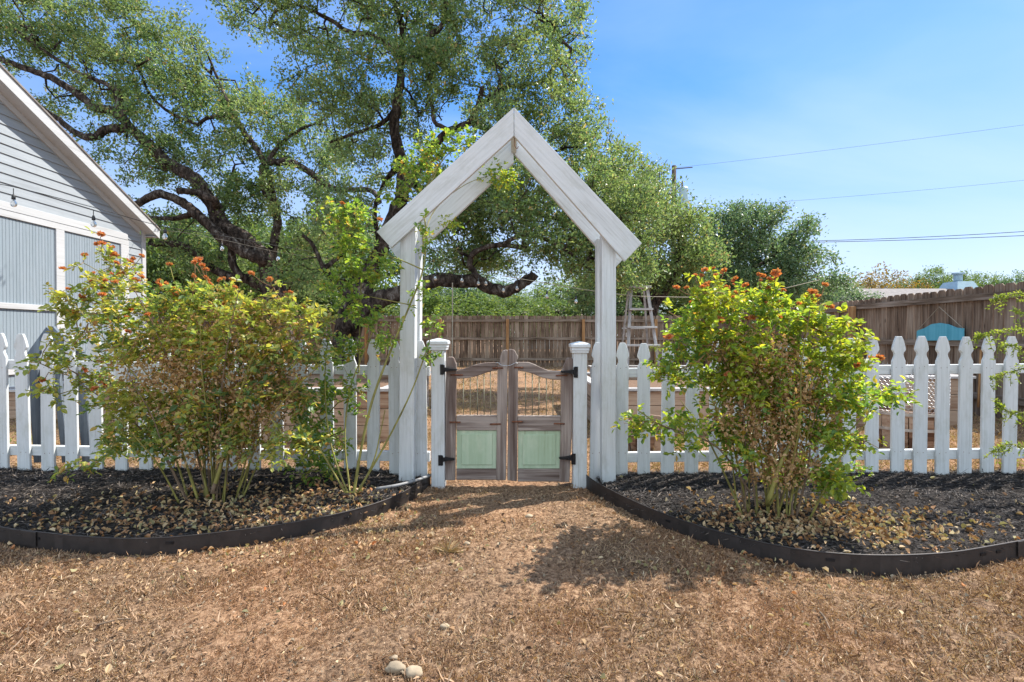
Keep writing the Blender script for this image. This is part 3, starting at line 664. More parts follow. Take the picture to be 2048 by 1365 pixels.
# ------------------------------------------------------------------ gate leaves
GY = 3.56
def gp(zx, zy): return P(860+zx/4.55, 680+zy/4.55, GY)
def poly(mb, zpts, y0=GY, y1=GY+.034, ): 
    q = [gp(*p) for p in zpts]; mb.prism([(p.x, p.z) for p in q], y0, y1); return mb
def leaf_gate(label, outer, inner, top, win, panel, bot, dowels, hinges, rods, humpO, humpI):
    c = gp((outer[0]+outer[1])/2, bot); root = empty('gate_leaf', (c.x, GY+.017, 0), label, 'gate', 'two weathered saloon style gate leaves')
    def pb(name, pts, mat, y0=GY, y1=GY+.034, bev=.004): return poly(MB(), pts, y0, y1).build(name, mat, root, bevel=bev)
    pb('stile', humpO, M['gatewood']); pb('stile', humpI, M['gatewood'])
    pb('arched_rail', top, M['gatewood_x'], GY+.003, GY+.031)
    a, b = (outer[1], inner[0]) if outer[0] < inner[0] else (inner[1], outer[0])
    pb('rail', [(a+1, win[1]), (b-1, win[1]), (b-1, panel[0]), (a+1, panel[0])], M['gatewood_x'], GY+.003, GY+.031)
    pb('rail', [(a+1, panel[1]+6), (b-1, panel[1]+6), (b-1, bot-2), (a+1, bot-2)], M['gatewood_x'], GY+.003, GY+.031)
    pb('panel', [(a+3, panel[0]+3), (b-3, panel[0]+3), (b-3, panel[1]+4), (a+3, panel[1]+4)], M['green'], GY+.014, GY+.024, .001)
    k = [w for w in range(1)]
    sx = (b-a)*.12; pn = pb('panel_field', [(a+sx, panel[0]+34), (b-sx, panel[0]+34), (b-sx, panel[1]-30), (a+sx, panel[1]-30)], M['green'], GY+.008, GY+.0135, .004)
    for (x0, x1, y) in dowels:
        p, q = gp(x0, y), gp(x1, y+random.uniform(-2, 2)); p.y = q.y = GY-.0035
        MB().tube([p, (p+q)/2+Vector((0, 0, .0008)), q], .0055, 8).build('dowel', M['rust'], root, smooth=True)
    for zx, zt in rods:
        p, q = gp(zx, zt), gp(zx+random.uniform(-3, 3), win[1]+3); p.y = q.y = GY+.017
        MB().tube([p, q], .0036, 6).build('rod', M['rod'], root, smooth=True)
    for (px0, px1, y0, y1, tip, ty) in hinges:
        root_h = MB(); p = gp(px0, y0); q = gp(px1, y1); root_h.box(min(p.x, q.x), max(p.x, q.x), GY-.036, GY-.030, q.z, p.z)
        m0 = gp((px0+px1)/2, ty); t = gp(tip, ty)
        s = 1 if t.x > m0.x else -1; e = q.x if s > 0 else p.x
        kx = gp(px1 if s > 0 else px0, ty).x
        root_h.tube([Vector((kx, GY-.036, p.z-.004)), Vector((kx, GY-.036, q.z+.004))], .006, 8)
        z0 = m0.z
        prof = [(kx, z0-.017), (kx, z0+.017), (kx+(t.x-kx)*.5, z0+.008), (t.x-s*.006, z0+.006), (t.x, z0), (t.x-s*.006, z0-.006), (kx+(t.x-kx)*.5, z0-.008)]
        if s < 0: prof = prof[::-1]
        root_h.prism(prof, GY-.036, GY-.0045)
        h = root_h.build('hinge', M['black'], root, bevel=.001)
        for (bx, bz) in ((kx+(t.x-kx)*.25, z0), (kx+(t.x-kx)*.6, z0), ((p.x+q.x)/2, p.z-.012), ((p.x+q.x)/2, q.z+.012)):
            MB().tube([Vector((bx, GY-.040, bz)), Vector((bx, GY-.034, bz))], .0035, 8).build('bolt', M['black'], h)
    return root
leaf_gate('weathered brown left gate leaf with pale green panel and rusty bars', (130, 238), (612, 699),
    [(236, 285), (262, 274), (300, 265), (350, 248), (400, 230), (450, 217), (500, 210), (560, 206), (614, 205), (614, 278), (570, 283), (520, 298), (470, 316), (420, 334), (350, 348), (290, 354), (236, 356)],
    (0, 688), (826, 1172), 1280, [(187, 300, 320), (568, 664, 257), (178, 278, 750), (545, 645, 768)],
    [(98, 130, 222, 315, 254, 270), (82, 118, 1040, 1135, 230, 1080)], [(302, 340), (364, 335), (428, 322), (490, 300), (549, 280)],
    [(134, 1280), (142, 400), (152, 165), (165, 156), (200, 156), (218, 165), (226, 190), (240, 222), (240, 262), (244, 285), (238, 400), (228, 1280)],
    [(600, 1280), (608, 760), (614, 300), (616, 240), (632, 205), (636, 170), (650, 120), (664, 98), (690, 90), (708, 92), (705, 400), (697, 900), (690, 1280)])
leaf_gate('weathered brown right gate leaf with pale green panel and painted rods', (1192, 1300), (705, 798),
    [(796, 204), (850, 203), (900, 205), (950, 222), (990, 243), (1040, 265), (1080, 279), (1130, 285), (1196, 287), (1196, 366), (1140, 365), (1090, 360), (1040, 350), (1000, 338), (950, 316), (900, 300), (850, 287), (796, 281)],
    (0, 692), (830, 1172), 1296, [(766, 850, 252), (1146, 1250, 325), (746, 845, 745), (1126, 1225, 762)],
    [(1308, 1340, 242, 342, 1186, 290), (1286, 1320, 1026, 1125, 1170, 1070)], [(870, 298), (932, 312), (994, 338), (1060, 356), (1120, 364)],
    [(1270, 1296), (1296, 700), (1306, 400), (1304, 172), (1290, 164), (1258, 164), (1240, 176), (1234, 205), (1216, 238), (1212, 262), (1190, 290), (1194, 700), (1176, 1296)],
    [(704, 1280), (708, 900), (712, 400), (714, 88), (735, 84), (768, 92), (784, 118), (800, 150), (800, 176), (790, 192), (800, 240), (802, 500), (796, 900), (790, 1290)])
# wire loop holding both leaves together
w = [gp(*q) for q in ((598, 214), (615, 206), (630, 218), (650, 230), (690, 237), (730, 232), (765, 216), (785, 208), (798, 216))]
for k, q in enumerate(w): q.y = GY-.007
tag(MB().tube(catmull(w, 3), .0022, 6).build('wire_loop', M['mesh'], smooth=True), 'thin wire looped across the two gate leaves at the top', 'wire')

# ------------------------------------------------------------------ arbor
AY = 3.44
ar = empty('garden_arbor', (0, 3.62, 0), 'white wooden gabled arbor arching over the gate with a rose on its left side', 'arbor')
def apost(px0, px1, ptop, pbot, lean=0):
    for k, y0 in enumerate((AY+.038, AY+.235)):
        a = P(px0, pbot, AY+.038); b = P(px1, pbot, AY+.038); w = b.x-a.x
        t = P((px0+px1)/2+lean, ptop, AY+.038); cx = (a.x+b.x)/2
        mb = MB().hexa([Vector((cx-w/2, y0, -.03)), Vector((cx+w/2, y0, -.03)), Vector((cx+w/2, y0+.092, -.03)), Vector((cx-w/2, y0+.092, -.03)),
                        Vector((t.x-w/2, y0, t.z)), Vector((t.x+w/2, y0, t.z)), Vector((t.x+w/2, y0+.092, t.z)), Vector((t.x-w/2, y0+.092, t.z))])
        mb.build('post', M['white'], ar, bevel=.004, seg=2)
apost(797, 827, 440, 958, 4); apost(1204, 1232, 466, 975, 0)
M['white_d'] = M['white_x']
def rafter(apx, apxi, tip, tipi, y0, y1, sgn):
    q = [P(*apx, AY), P(*tip, AY), P(*tipi, AY), P(*apxi, AY)]; pts = [(p.x, p.z) for p in q]
    # local build along +X for proper grain
    p0, p1 = q[0], q[1]; ang = math.atan2(p1.z-p0.z, p1.x-p0.x)
    mb = MB(); rot = Matrix.Rotation(ang, 3, 'Y')
    loc = Vector((p0.x, 0, p0.z)); inv = Matrix.Rotation(-ang, 3, 'Y')
    L = []
    for x, z in pts:
        d = Vector((x-loc.x, 0, z-loc.z)); ca, sa = math.cos(-ang), math.sin(-ang); L.append((d.x*ca-d.z*sa, d.x*sa+d.z*ca))
    if sgn < 0: L = L[::-1]
    mb.prism(L, y0, y1); me = bpy.data.meshes.new('rafter'); me.from_pydata(mb.v, [], mb.f); me.update()
    o = link('rafter', me, M['white_x'], ar); o.location = loc-Vector(ar.location); o.rotation_euler = (0, -ang, 0)
    m = o.modifiers.new('b', 'BEVEL'); m.width = .003; m.segments = 2; m.limit_method = 'ANGLE'
for y0, y1 in ((AY, AY+.036), (AY+.329, AY+.365)):
    rafter((1027.6, 215), (1027.6, 272), (753, 464), (782, 496), y0, y1, 1) if y0 == AY else rafter((1027.6, 222), (1027.6, 292), (753, 476), (786, 518), y0, y1, 1)
    rafter((1028.4, 215), (1028.4, 272), (1284, 487), (1250, 523), y0, y1, -1)
a = P(1028, 222, AY); bq = P(1028, 262, AY)
MB().box(a.x-.02, a.x+.02, AY+.038, AY+.327, bq.z-.03, a.z-.05).build('ridge_block', M['white_x'], ar, bevel=.003)
for px, py in ((800, 452), (1222, 452)):
    p = P(px, py, AY); 
    MB().box(p.x-.02, p.x+.02, AY+.132, AY+.233, p.z-.14, p.z-.02).build('tie_block', M['white_x'], ar, bevel=.003)
h0 = P(1028, 268, AY+.045); hk = [h0, h0+Vector((.004, 0, -.05)), h0+Vector((.006, 0, -.085)), h0+Vector((.02, 0, -.10)), h0+Vector((.03, 0, -.085))]
tag(MB().tube(catmull(hk, 4), .0025, 6).build('hanging_hook', M['rust'], smooth=True), 'small rusty hook hanging under the peak of the white arbor', 'hook')

# ================================================================== SHED
XS = -8.8
def sz(px, py, X=XS): Y = -X*1024/(1024-px); return P(px, py, Y)
shed = empty('shed', (XS-3, 7, 0), 'pale blue grey clapboard shed with white trim at the left edge', 'shed')
Ycor = sz(289, 480).y; RY = 7.0
slope = .52
XF = XS+.27
t0 = sz(0, 126, XF); t1 = sz(321, 461, XF); slope = (t0.z-t1.z)/(t1.y-t0.y)
def roofz(y): return t0.z - slope*abs(y-RY) + slope*abs(t0.y-RY)   # top surface at rake
Ysouth = 2*RY-Ycor
z_head = 3.245
# siding: lapped boards (sawtooth) in the YZ plane facing +X
mb = MB(); zb = z_head; rev = .168
def wall_run(z):  # y limits at height z under the roof
    top = roofz(RY)-.30; 
    half = (top-z)/slope; return max(RY-half, Ysouth), min(RY+half, Ycor)
z = z_head+.11
while z < roofz(RY)-.5:
    y0, y1 = wall_run(z); y2, y3 = wall_run(z+rev)
    if y1-y0 < .3: break
    mb.add([(XS+.022, y0, z), (XS+.022, y1, z), (XS+.004, y3, z+rev), (XS+.004, y2, z+rev), (XS-.01, y0, z), (XS-.01, y1, z)], [(0, 1, 2, 3), (1, 0, 4, 5)])
    z += rev
Yd0 = sz(-900, 600).y; Yd3 = sz(256, 600).y
z = .06
while z < z_head+.10:
    mb.add([(XS+.022, Yd3, z), (XS+.022, Ycor, z), (XS+.004, Ycor, z+rev), (XS+.004, Yd3, z+rev), (XS-.01, Yd3, z), (XS-.01, Ycor, z)], [(0, 1, 2, 3), (1, 0, 4, 5)]); z += rev
mb.build('siding', M['siding'], shed)
MB().box(XS-7, XS-.03, Ysouth, Ycor-.01, 0, 3.3).add([(XS-.012, Ysouth, 3.3), (XS-.012, Ycor, 3.3), (XS-.012, RY, roofz(RY)-.32)], [(0, 1, 2)]).build('wall', M['siding'], shed)
def tb(name, y0, y1, z0, z1, d=.045, mat='trim', par=shed, x=XS): return MB().box(x, x+d, y0, y1, z0, z1).build(name, M[mat], par, bevel=.004)
tb('corner_board', Ycor-.10, Ycor+.02, .03, 3.56, .04)
MB().box(XS-.11, XS-.001, Ycor-.008, Ycor+.02, .03, 3.4).build('corner_board', M['trim'], shed)
tb('frieze_board', 2.2, Yd3-.02, 3.225, 3.365, .035)
tb('door_head', 2.2, Yd3-.001, 3.10, 3.213, .042)
yv0, yv1 = sz(110, 500).y, sz(127, 500).y
tb('door_post', yv0, yv1, .34, 3.098, .043)
yw0, yw1 = sz(240, 500).y, sz(256, 500).y
tb('door_post', yw0, yw1, .03, 3.098, .043)
tb('base_board', 2.2, yw1-.003, .03, .14, .046)
for (ya, yb) in ((5.0, yv0-.002), (yv1+.002, yw0-.002)):
    dr = MB(); y = ya
    while y < yb-.001:
        e = min(y+.062, yb); dr.box(XS+.001, XS+.016, y, e-.006, .141, 3.099); y = e
    dr.box(XS-.008, XS+.006, ya, yb, .142, 3.0985)
    door = dr.build('door_panel', M['panel'], shed)
    for z0, z1 in ((1.515, 1.615), (.36, .46)): MB().box(XS+.0165, XS+.05, ya, yb, z0, z1).build('door_rail', M['trim'], door, bevel=.003)
# roof and rake
for s in (1, -1):
    ye = RY+s*(t1.y-RY); ze = roofz(ye); zr = roofz(RY)
    MB().hexa([(XF+.02, RY, zr-.0), (XF+.02, ye, ze), (XS-7.4, ye, ze), (XS-7.4, RY, zr), (XF+.02, RY, zr+.035), (XF+.02, ye+s*.03, ze+.02), (XS-7.4, ye+s*.03, ze+.02), (XS-7.4, RY, zr+.035)]).build('roof', M['shingle'], shed)
    MB().hexa([(XF-.03, RY, zr-.235), (XF-.03, ye, ze-.20), (XF, ye, ze-.20), (XF, RY, zr-.235), (XF-.03, RY, zr-.003), (XF-.03, ye, ze-.003), (XF, ye, ze-.003), (XF, RY, zr-.003)]).build('rake_board', M['trim'], shed)
    MB().hexa([(XS-.005, RY, zr-.227), (XS-.005, ye-s*.01, ze-.192), (XF-.032, ye-s*.01, ze-.192), (XF-.032, RY, zr-.227), (XS-.005, RY, zr-.205), (XS-.005, ye-s*.01, ze-.19), (XF-.032, ye-s*.01, ze-.19), (XF-.032, RY, zr-.205)]).build('soffit', M['trim'], shed)
    MB().hexa([(XS-7.2, Ycor if s > 0 else Ysouth, ze-.19), (XS-7.2, ye, ze-.19), (XF-.035, ye, ze-.19), (XF-.035, Ycor if s > 0 else Ysouth, ze-.19), (XS-7.2, Ycor if s > 0 else Ysouth, ze-.172), (XS-7.2, ye, ze-.172), (XF-.035, ye, ze-.172), (XF-.035, Ycor if s > 0 else Ysouth, ze-.172)]).build('eave_soffit', M['trim'], shed)
for s in (1, -1):
    ye = RY+s*(t1.y-RY-.34); za, zb = roofz(RY)-.228, roofz(ye)-.205
    MB().hexa([(XS+.002, RY, za-.12), (XS+.002, ye, zb-.12), (XS+.04, ye, zb-.12), (XS+.04, RY, za-.12), (XS+.002, RY, za), (XS+.002, ye, zb), (XS+.04, ye, zb), (XS+.04, RY, za)]).build('rake_trim', M['trim'], shed)
p0 = sz(232, 395, XS+.03); p1 = sz(270, 437, XS+.03)
MB().beam(Vector((XS+.06, p0.y, p0.z)), Vector((XS+.06, p1.y, p1.z)), .07, .07, Vector((1, 0, 0))).build('rake_light', M['hoop'], shed)

# ================================================================== BOARD FENCES
def board_fence(name, A, B, label, H, posts, mats, seed, boardw=.138, gap=(.004, .012), ztop=0., face=1, bays=None, railz=(.25, .95, 1.55)):
    """A->B along the ground; rails and posts stand on the viewer's side (face*normal)"""
    rng = random.Random(seed); A = Vector(A); B = Vector(B); L = (B-A).length; t = (B-A).normalized(); nrm = Vector((t.y, -t.x, 0))*face
    root = empty(name, A, label, 'fence', 'weathered brown board fences round the back yard')
    cuts = [0]+posts+[L]; d = 0
    mb = MB(); x = 0; bi = 1
    def flush(mb):
        mb.build('board_panel', M[mats[0]], root)
    while x < L:
        w = boardw*rng.uniform(.93, 1.03); h = H+rng.uniform(-.012, .012); o = nrm*rng.uniform(-.002, .002); lean = rng.uniform(-.004, .004)
        c = w*.22
        pr = [(0, -.05), (w, -.05), (w+lean, h-c), (w-c*.6+lean, h-c*.25), (w-c+lean, h), (c+lean, h), (c*.6+lean, h-c*.25), (lean, h-c)]
        vs = [A+t*(x+a)+Vector((0, 0, b))+o for a, b in pr]; vs2 = [v-nrm*.016 for v in vs]; n = len(pr)
        mb.add(vs+vs2, [tuple(range(n)), tuple(reversed(range(n, 2*n)))]+[((i+1) % n, i, i+n, (i+1) % n+n) for i in range(n)])
        x += w+rng.uniform(*gap)
        if bi < len(cuts) and x > cuts[bi]: flush(mb); mb = MB(); bi += 1
    if mb.v: flush(mb)
    for i in range(len(cuts)-1):
        for z in railz:
            a = A+t*(cuts[i]+.002)+nrm*.024+Vector((0, 0, z+rng.uniform(-.01, .01))); b = A+t*(cuts[i+1]-.002)+nrm*.024+Vector((0, 0, z+rng.uniform(-.01, .01)))
            MB().beam(a, b, .085, .038, nrm).build('rail', M[mats[1]], root)
    for q in posts:
        c = A+t*q+nrm*.093; s = MB(); s.beam(c+Vector((0, 0, -.1)), c+Vector((0, 0, H-.12)), .092, .092, nrm); s.build('post', M['post'], root, bevel=.004)
    return root
BY = 17.3
bx = lambda px: (px-1024)/1024*BY
corner = Vector((6.47, BY, 0))
board_fence('board_fence', (-16, BY, 0), corner, 'long shaded brown board fence across the back of the yard', 1.72,
    [q+16 for q in (-12.2, -9.8, -7.3, -4.9, bx(881), bx(1015), bx(1166), bx(1310)) ], ('fence', 'fence_x'), 3, gap=(.006, .014))
dirR = Vector((.033, 1, 0)).normalized(); Bn = corner - dirR*14.5
L_ = (corner-Bn).length
board_fence('board_fence', Bn, corner, 'brown dog eared board fence running down the right side with the turquoise plaque', 1.69,
    [L_-(BY-y_) for y_ in (4.6, 9.2, 11.7, 14.1, 16.5)], ('fence', 'fence_y'), 5, face=-1, gap=(.008, .016))
def on_right(px, py, off=.05):
    # intersection of the pixel ray with the right fence plane
    d = ray(px, py); nrm = Vector((dirR.y, -dirR.x, 0)); p0 = corner - nrm*off
    k = (p0-Vector((0, 0, CAMZ))).dot(nrm)/d.dot(nrm); return Vector((0, 0, CAMZ))+d*k
# turquoise plaque
pl = [on_right(px, py, .075) for px, py in ((1833, 682), (1926, 681), (1926, 657), (1912, 656), (1895, 649), (1878, 646.5), (1862, 649), (1848, 657), (1833, 662))]
nrm = Vector((dirR.y, -dirR.x, 0)); nn_ = len(pl)
s = MB().add(pl+[p+nrm*.02 for p in pl], [tuple(range(nn_)), tuple(reversed(range(nn_, 2*nn_)))]+[((i+1) % nn_, i, i+nn_, (i+1) % nn_+nn_) for i in range(nn_)])
pq = empty('plaque', pl[0], 'arched turquoise wooden plaque hung by a cord on the right board fence', 'sign')
s.build('board', M['turq'], pq, bevel=.002)
nl = on_right(1878, 614, .07); MB().tube([pl[8]+Vector((0, .0, -.01)), nl], .004, 5).tube([nl, pl[2]], .004, 5).build('cord', M['cord'], pq)

# ================================================================== RAISED BEDS, LADDER, BARRELS
def raised_bed(x0, x1, y0, y1, h, label, cols=3, capm='greywood_x', z0=0.):
    root = empty('raised_bed', ((x0+x1)/2, (y0+y1)/2, z0), label, 'planter', 'weathered timber raised beds behind the picket fence')
    t = .04; bh = (h-z0)/cols
    for i in range(cols):
        za, zb = z0+i*bh+.001, z0+(i+1)*bh-.004; e = .004*(i % 2)
        MB().box(x0+e, x1-e, y0-e*.5, y0+t, za, zb).build('side_board', M['bedwood'], root, bevel=.004)
        MB().box(x0+e, x1-e, y1-t, y1, za, zb).build('side_board', M['bedwood'], root, bevel=.004)
        MB().box(x0-.001, x0+t, y0+t+.001, y1-t-.001, za, zb).build('end_board', M['fence_y'], root, bevel=.004)
        MB().box(x1-t, x1+.001, y0+t+.001, y1-t-.001, za, zb).build('end_board', M['fence_y'], root, bevel=.004)
    c = MB(); c.box(x0-.03, x1+.03, y0-.03, y0+.10, h, h+.03); c.build('cap_board', M[capm], root, bevel=.003)
    c = MB(); c.box(x0-.03, x1+.03, y1-.10, y1+.03, h, h+.03); c.build('cap_board', M[capm], root, bevel=.003)
    MB().box(x0-.03, x0+.10, y0+.101, y1-.101, h, h+.03).build('cap_board', M[capm], root, bevel=.003)
    MB().box(x1-.10, x1+.03, y0+.101, y1-.101, h, h+.03).build('cap_board', M[capm], root, bevel=.003)
    MB().box(x0+t, x1-t, y0+t, y1-t, z0+.02, h-.08).build('soil', M['soil'], root)
    return root
raised_bed(-3.6, -1.20, 5.0, 7.4, .50, 'long raised timber bed left of the gate behind the pickets')
raised_bed(.95, 2.9, 5.4, 7.8, .46, 'raised timber bed right of the gate with a pale cap rail')
raised_bed(1.6, 3.6, 9.0, 10.6, .40, 'raised timber bed carrying the old stepladder')
raised_bed(3.75, 5.3, 5.9, 7.3, .55, 'raised timber bed beside the right board fence behind the wire cage')
raised_bed(-6.6, -4.2, 6.4, 7.8, .34, 'low raised timber bed near the shed behind the left pickets')
# dark cover on the right bed
tag(MB().box(3.85, 5.0, 6.2, 7.0, .583, .64).build('planter_tray', M['black'], bevel=.01), 'black tray lying on the raised bed by the right board fence', 'tray')

# stepladder
ld = empty('stepladder', P(1283, 740, 9.6), 'old grey wooden stepladder standing open on the far raised bed', 'ladder')
LYf, LYb = 9.35, 9.95
def lp_(px, py, y): return P(px, py, y)
tl, trr = lp_(1262, 580, 9.6), lp_(1295, 580, 9.6); zb = .43
bl = lp_(1254, 735, LYf); br = lp_(1319, 735, LYf); bl.z = br.z = zb
MB().beam(bl, tl, .055, .03).build('leg', M['greywood'], ld); MB().beam(br, trr, .055, .03).build('leg', M['greywood'], ld)
bl2 = lp_(1240, 735, LYb+.25); br2 = lp_(1298, 735, LYb+.25); bl2.z = br2.z = zb
MB().beam(bl2, tl+Vector((-.03, .10, -.02)), .035, .03).build('rear_leg', M['greywood'], ld); MB().beam(br2, trr+Vector((-.04, .10, -.02)), .035, .03).build('rear_leg', M['greywood'], ld)
c0, c1 = lp_(1258, 575, 9.6), lp_(1300, 575, 9.6)
MB().box(c0.x, c1.x, 9.5, 9.72, c0.z-.02, c0.z+.02).build('top_step', M['greywood_x'], ld, bevel=.003)
for px0, px1, py in ((1257, 1304, 619), (1253, 1312, 655), (1250, 1318, 691)):
    f = (py-575)/160; y = 9.55+(LYf-9.6)*f; a, b = lp_(px0, py, y), lp_(px1, py, y)
    MB().box(a.x, b.x, y-.09, y+.05, a.z-.018, a.z+.018).build('step', M['greywood_x'], ld, bevel=.003)
a, b = lp_(1244, 657, LYb+.1), lp_(1292, 657, LYb+.1); MB().beam(a, b, .03, .02, Vector((0, 1, 0))).build('rear_brace', M['greywood_x'], ld)

def barrel(px, py, r, h, label):
    g = G(px, py); c = Vector((g.x, g.y+r, 0)); root = empty('barrel_planter', c, label, 'planter', 'round stave planters on the lawn behind the pickets')
    mb = MB(); n = 18
    for i in range(n):
        a0, a1 = 2*math.pi*i/n+.012, 2*math.pi*(i+1)/n-.012
        for (za, ra), (zc, rc) in zip(((0, .93), (h*.5, 1.), ), ((h*.5, 1.), (h, .97))):
            q = [(c.x+math.cos(a)*r*k*s_, c.y+math.sin(a)*r*k*s_, z_) for z_, k in ((za, ra), (zc, rc)) for a, s_ in ((a0, 1), (a1, 1), (a1, .93), (a0, .93))]
            mb.hexa([Vector(v) for v in q])
    mb.build('staves', M['bedwood'], root)
    for z in (h*.55, h*.93):
        MB().lathe(c, [(r*.985, z-.012), (r*1.012, z-.012), (r*1.012, z+.012), (r*.985, z+.012)], 32).build('hoop', M['hoop'], root, smooth=False)
    MB().lathe(c, [(r*.9, h-.05), (.001, h-.04)], 24).build('soil', M['soil'], root)
    return c
cR = barrel(1858, 908, .30, .36, 'round stave planter under the wire cage at right')
barrel(1300, 905, .24, .27, 'small round stave planter between the arbor and the right rose bush')
# chicken wire cage
cg = MB(); rr_, z0, z1 = .33, .36, .80; nc = 52; hgt = .040; rows = int((z1-z0)/(hgt*.75)); 
def cyl(a, z): return Vector((cR.x+math.cos(a)*rr_*(1+.03*math.sin(3*a+z*6)), cR.y+math.sin(a)*rr_, z))
da = 2*math.pi/nc
for j in range(rows):
    zb_ = z0+j*hgt*.75
    for i in range(nc):
        a = (i+.5*(j % 2))*da
        A_, B_, C_, D_ = cyl(a, zb_), cyl(a+da*.5, zb_+hgt*.25), cyl(a+da*.5, zb_+hgt*.75), cyl(a-da*.5, zb_+hgt*.25)
        for u_, v_ in ((A_, B_), (B_, C_), (A_, D_)): cg.tube([u_, v_], .0011, 3, cap=False)
tag(cg.build('wire_cage', M['mesh']), 'cylinder of silver chicken wire standing on the right round planter', 'cage')
# black drip hose at the small planter
pp = [P(1262, 905, 4.55), P(1259, 880, 4.55), P(1262, 860, 4.6), P(1275, 845, 4.7), P(1290, 845, 4.8)]
tag(MB().tube(catmull(pp, 4), .005, 6).build('drip_hose', M['cable'], smooth=True), 'thin black drip hose bending into the small round planter', 'hose')
# garden stake
a, b = P(1956, 815, 6.2), P(1962, 700, 6.3); tag(MB().tube([a, b], .012, 7).build('garden_stake', M['post']), 'yellow bamboo stake leaning by the right board fence', 'stake')
# grey pipe in the left bed
pp = [G(752, 978, .09), G(790, 972, .10), G(830, 962, .10), G(858, 952, .10)]
tag(MB().tube(catmull(pp, 4), .010, 8).build('water_pipe', M['pipe'], smooth=True), 'grey plastic pipe lying on mulch at the foot of the left arbor post', 'pipe')

# blue grey wooden A-frame behind the left pickets
tr = empty('wooden_trellis', G(115, 905), 'blue grey wooden peaked trellis frame leaning behind the far left pickets', 'trellis')
TY = 3.95
def bb(name, a, b, w, d=.03, y=TY): p, q = P(*a, y), P(*b, y); return MB().beam(p, q, w, d, Vector((0, 1, 0))).build(name, M['bluegrey'], tr, bevel=.003)
bb('peak_board', (103, 660), (58, 722), .075); bb('peak_board', (100, 660), (144, 706), .085, y=TY-.032)
bb('cross_board', (142, 690), (108, 735), .06, y=TY+.032); bb('leg', (67, 716), (80, 925), .075, y=TY+.033); bb('leg', (112, 722), (133, 925), .05, y=TY+.066)
bb('leg', (158, 700), (176, 925), .07, y=TY+.033); bb('cross_board', (60, 735), (165, 735), .05, y=TY+.0655)

# ================================================================== STRING LIGHTS, WIRES, POLE
def bulb(parent, c, s=1.):
    so = MB().lathe(c, [(.001, 0), (.010*s, -.002*s), (.014*s, -.015*s), (.019*s, -.03*s), (.020*s, -.055*s), (.017*s, -.062*s), (.001, -.062*s)], 10).build('socket', M['socket'], parent, smooth=True)
    MB().lathe(Vector(c)+Vector((0, 0, -.062*s)), [(.014*s, 0), (.018*s, -.012*s), (.030*s, -.035*s), (.033*s, -.055*s), (.026*s, -.076*s), (.012*s, -.086*s), (.001, -.088*s)], 12).build('bulb', M['glass'], parent, smooth=True)
def string(name, pts, bulbs, label, r=.006, mat='cable', hang=.10, s=1.3, extra=None):
    root = empty(name, pts[0], label, 'string lights', 'outdoor string lights'); cp = catmull(pts, 8)
    mb = MB().tube(cp, r, 5)
    for b in bulbs: mb.tube([Vector(b)+Vector((0, 0, hang*.9)), b], r, 5)
    mb.build('cord', M[mat], root)
    for b in bulbs: bulb(root, b, s)
sag = [P(-60, 362, 7.6), P(26, 374, 7.8), P(186, 415, 8.4), P(320, 452, 9.2), P(444, 472, 9.9), P(600, 500, 10.6), P(745, 521, 11.2)]
string('string_light', sag, [P(27, 389, 7.8), P(187, 431, 8.4), P(330, 458, 9.25)], 'string of clear bulbs hanging across the shed gable')
sag = [P(250, 478, 12.2), P(330, 462, 11.8), P(444, 480, 11.4), P(560, 505, 11), P(700, 522, 10.6)]
string('string_light', sag, [P(444, 486, 11.4), P(556, 506, 11), P(649, 525, 10.7)], 'string of clear bulbs running from the shed corner to the big oak', s=1.2, r=.004, mat='cord')
bl_ = [(852, 545), (871, 546), (924, 550), (957, 556), (972, 556), (1007, 570), (1034, 566), (1094, 582), (1152, 592)]
string('string_light', [P(x_, y_-6, 8.55) for x_, y_ in bl_]+[P(1200, 590, 8.6)], [P(x_, y_, 8.55) for x_, y_ in bl_[1:]], 'string of clear bulbs looped under the low oak limb in the arbor opening', s=.85, r=.003, hang=.04)
tag(MB().tube(catmull([P(1005, 552, 8.4), P(1200, 584, 8.8), P(1320, 594, 9.4), P(1500, 590, 11), P(1640, 560, 13)], 8), .006, 5).build('cord_line', M['cord']), 'pale slack cord running right from the low oak limb', 'cord')
rp = [P(905, 566, 8.8), P(905, 640, 8.8), P(904, 735, 8.8)]
tag(MB().tube(rp, .010, 6).build('swing_rope', M['cord']), 'single old rope hanging from the low oak limb', 'rope')

PY = 30.
pole = empty('utility_pole', (P(1348, 671, PY).x, PY, 0), 'tall dark wooden utility pole beyond the oaks', 'utility pole')
pt = P(1348, 332, PY); MB().tube([Vector((pt.x, PY, -.2)), Vector((pt.x, PY, pt.z))], [.19, .125], 14).build('shaft', M['pole'], pole, smooth=True)
tp = P(1366, 394, PY); MB().lathe(Vector((tp.x, PY-.1, tp.z-.55)), [(.001, 0), (.24, 0), (.26, .05), (.26, 1.0), (.20, 1.08), (.001, 1.1)], 18).build('transformer', M['trafo'], pole, smooth=False)
MB().lathe(Vector((tp.x-.08, PY-.1, tp.z+.55)), [(.04, 0), (.07, .05), (.04, .1), (.07, .15), (.04, .2), (.03, .33), (.001, .35)], 10).build('bushing', M['pole'], pole)
MB().beam(Vector((pt.x, PY, tp.z-.2)), Vector((tp.x, PY-.1, tp.z-.2)), .06, .06).build('bracket', M['pole'], pole)
MB().tube([P(1352, 338, PY), P(1385, 335, PY)], .03, 6).build('insulator', M['pole'], pole)
def wire(a, b, sag_, r, label):
    p, q = Vector(a), Vector(b); pts = [p.lerp(q, k/14)-Vector((0, 0, sag_*4*(k/14)*(1-k/14))) for k in range(15)]
    tag(MB().tube(pts, r, 4).build('power_line', M['cable']), label, 'wire', 'overhead wires')
wire(P(1352, 336, PY), P(2500, 186, 26), .15, .0065, 'topmost overhead wire running right from the pole top')
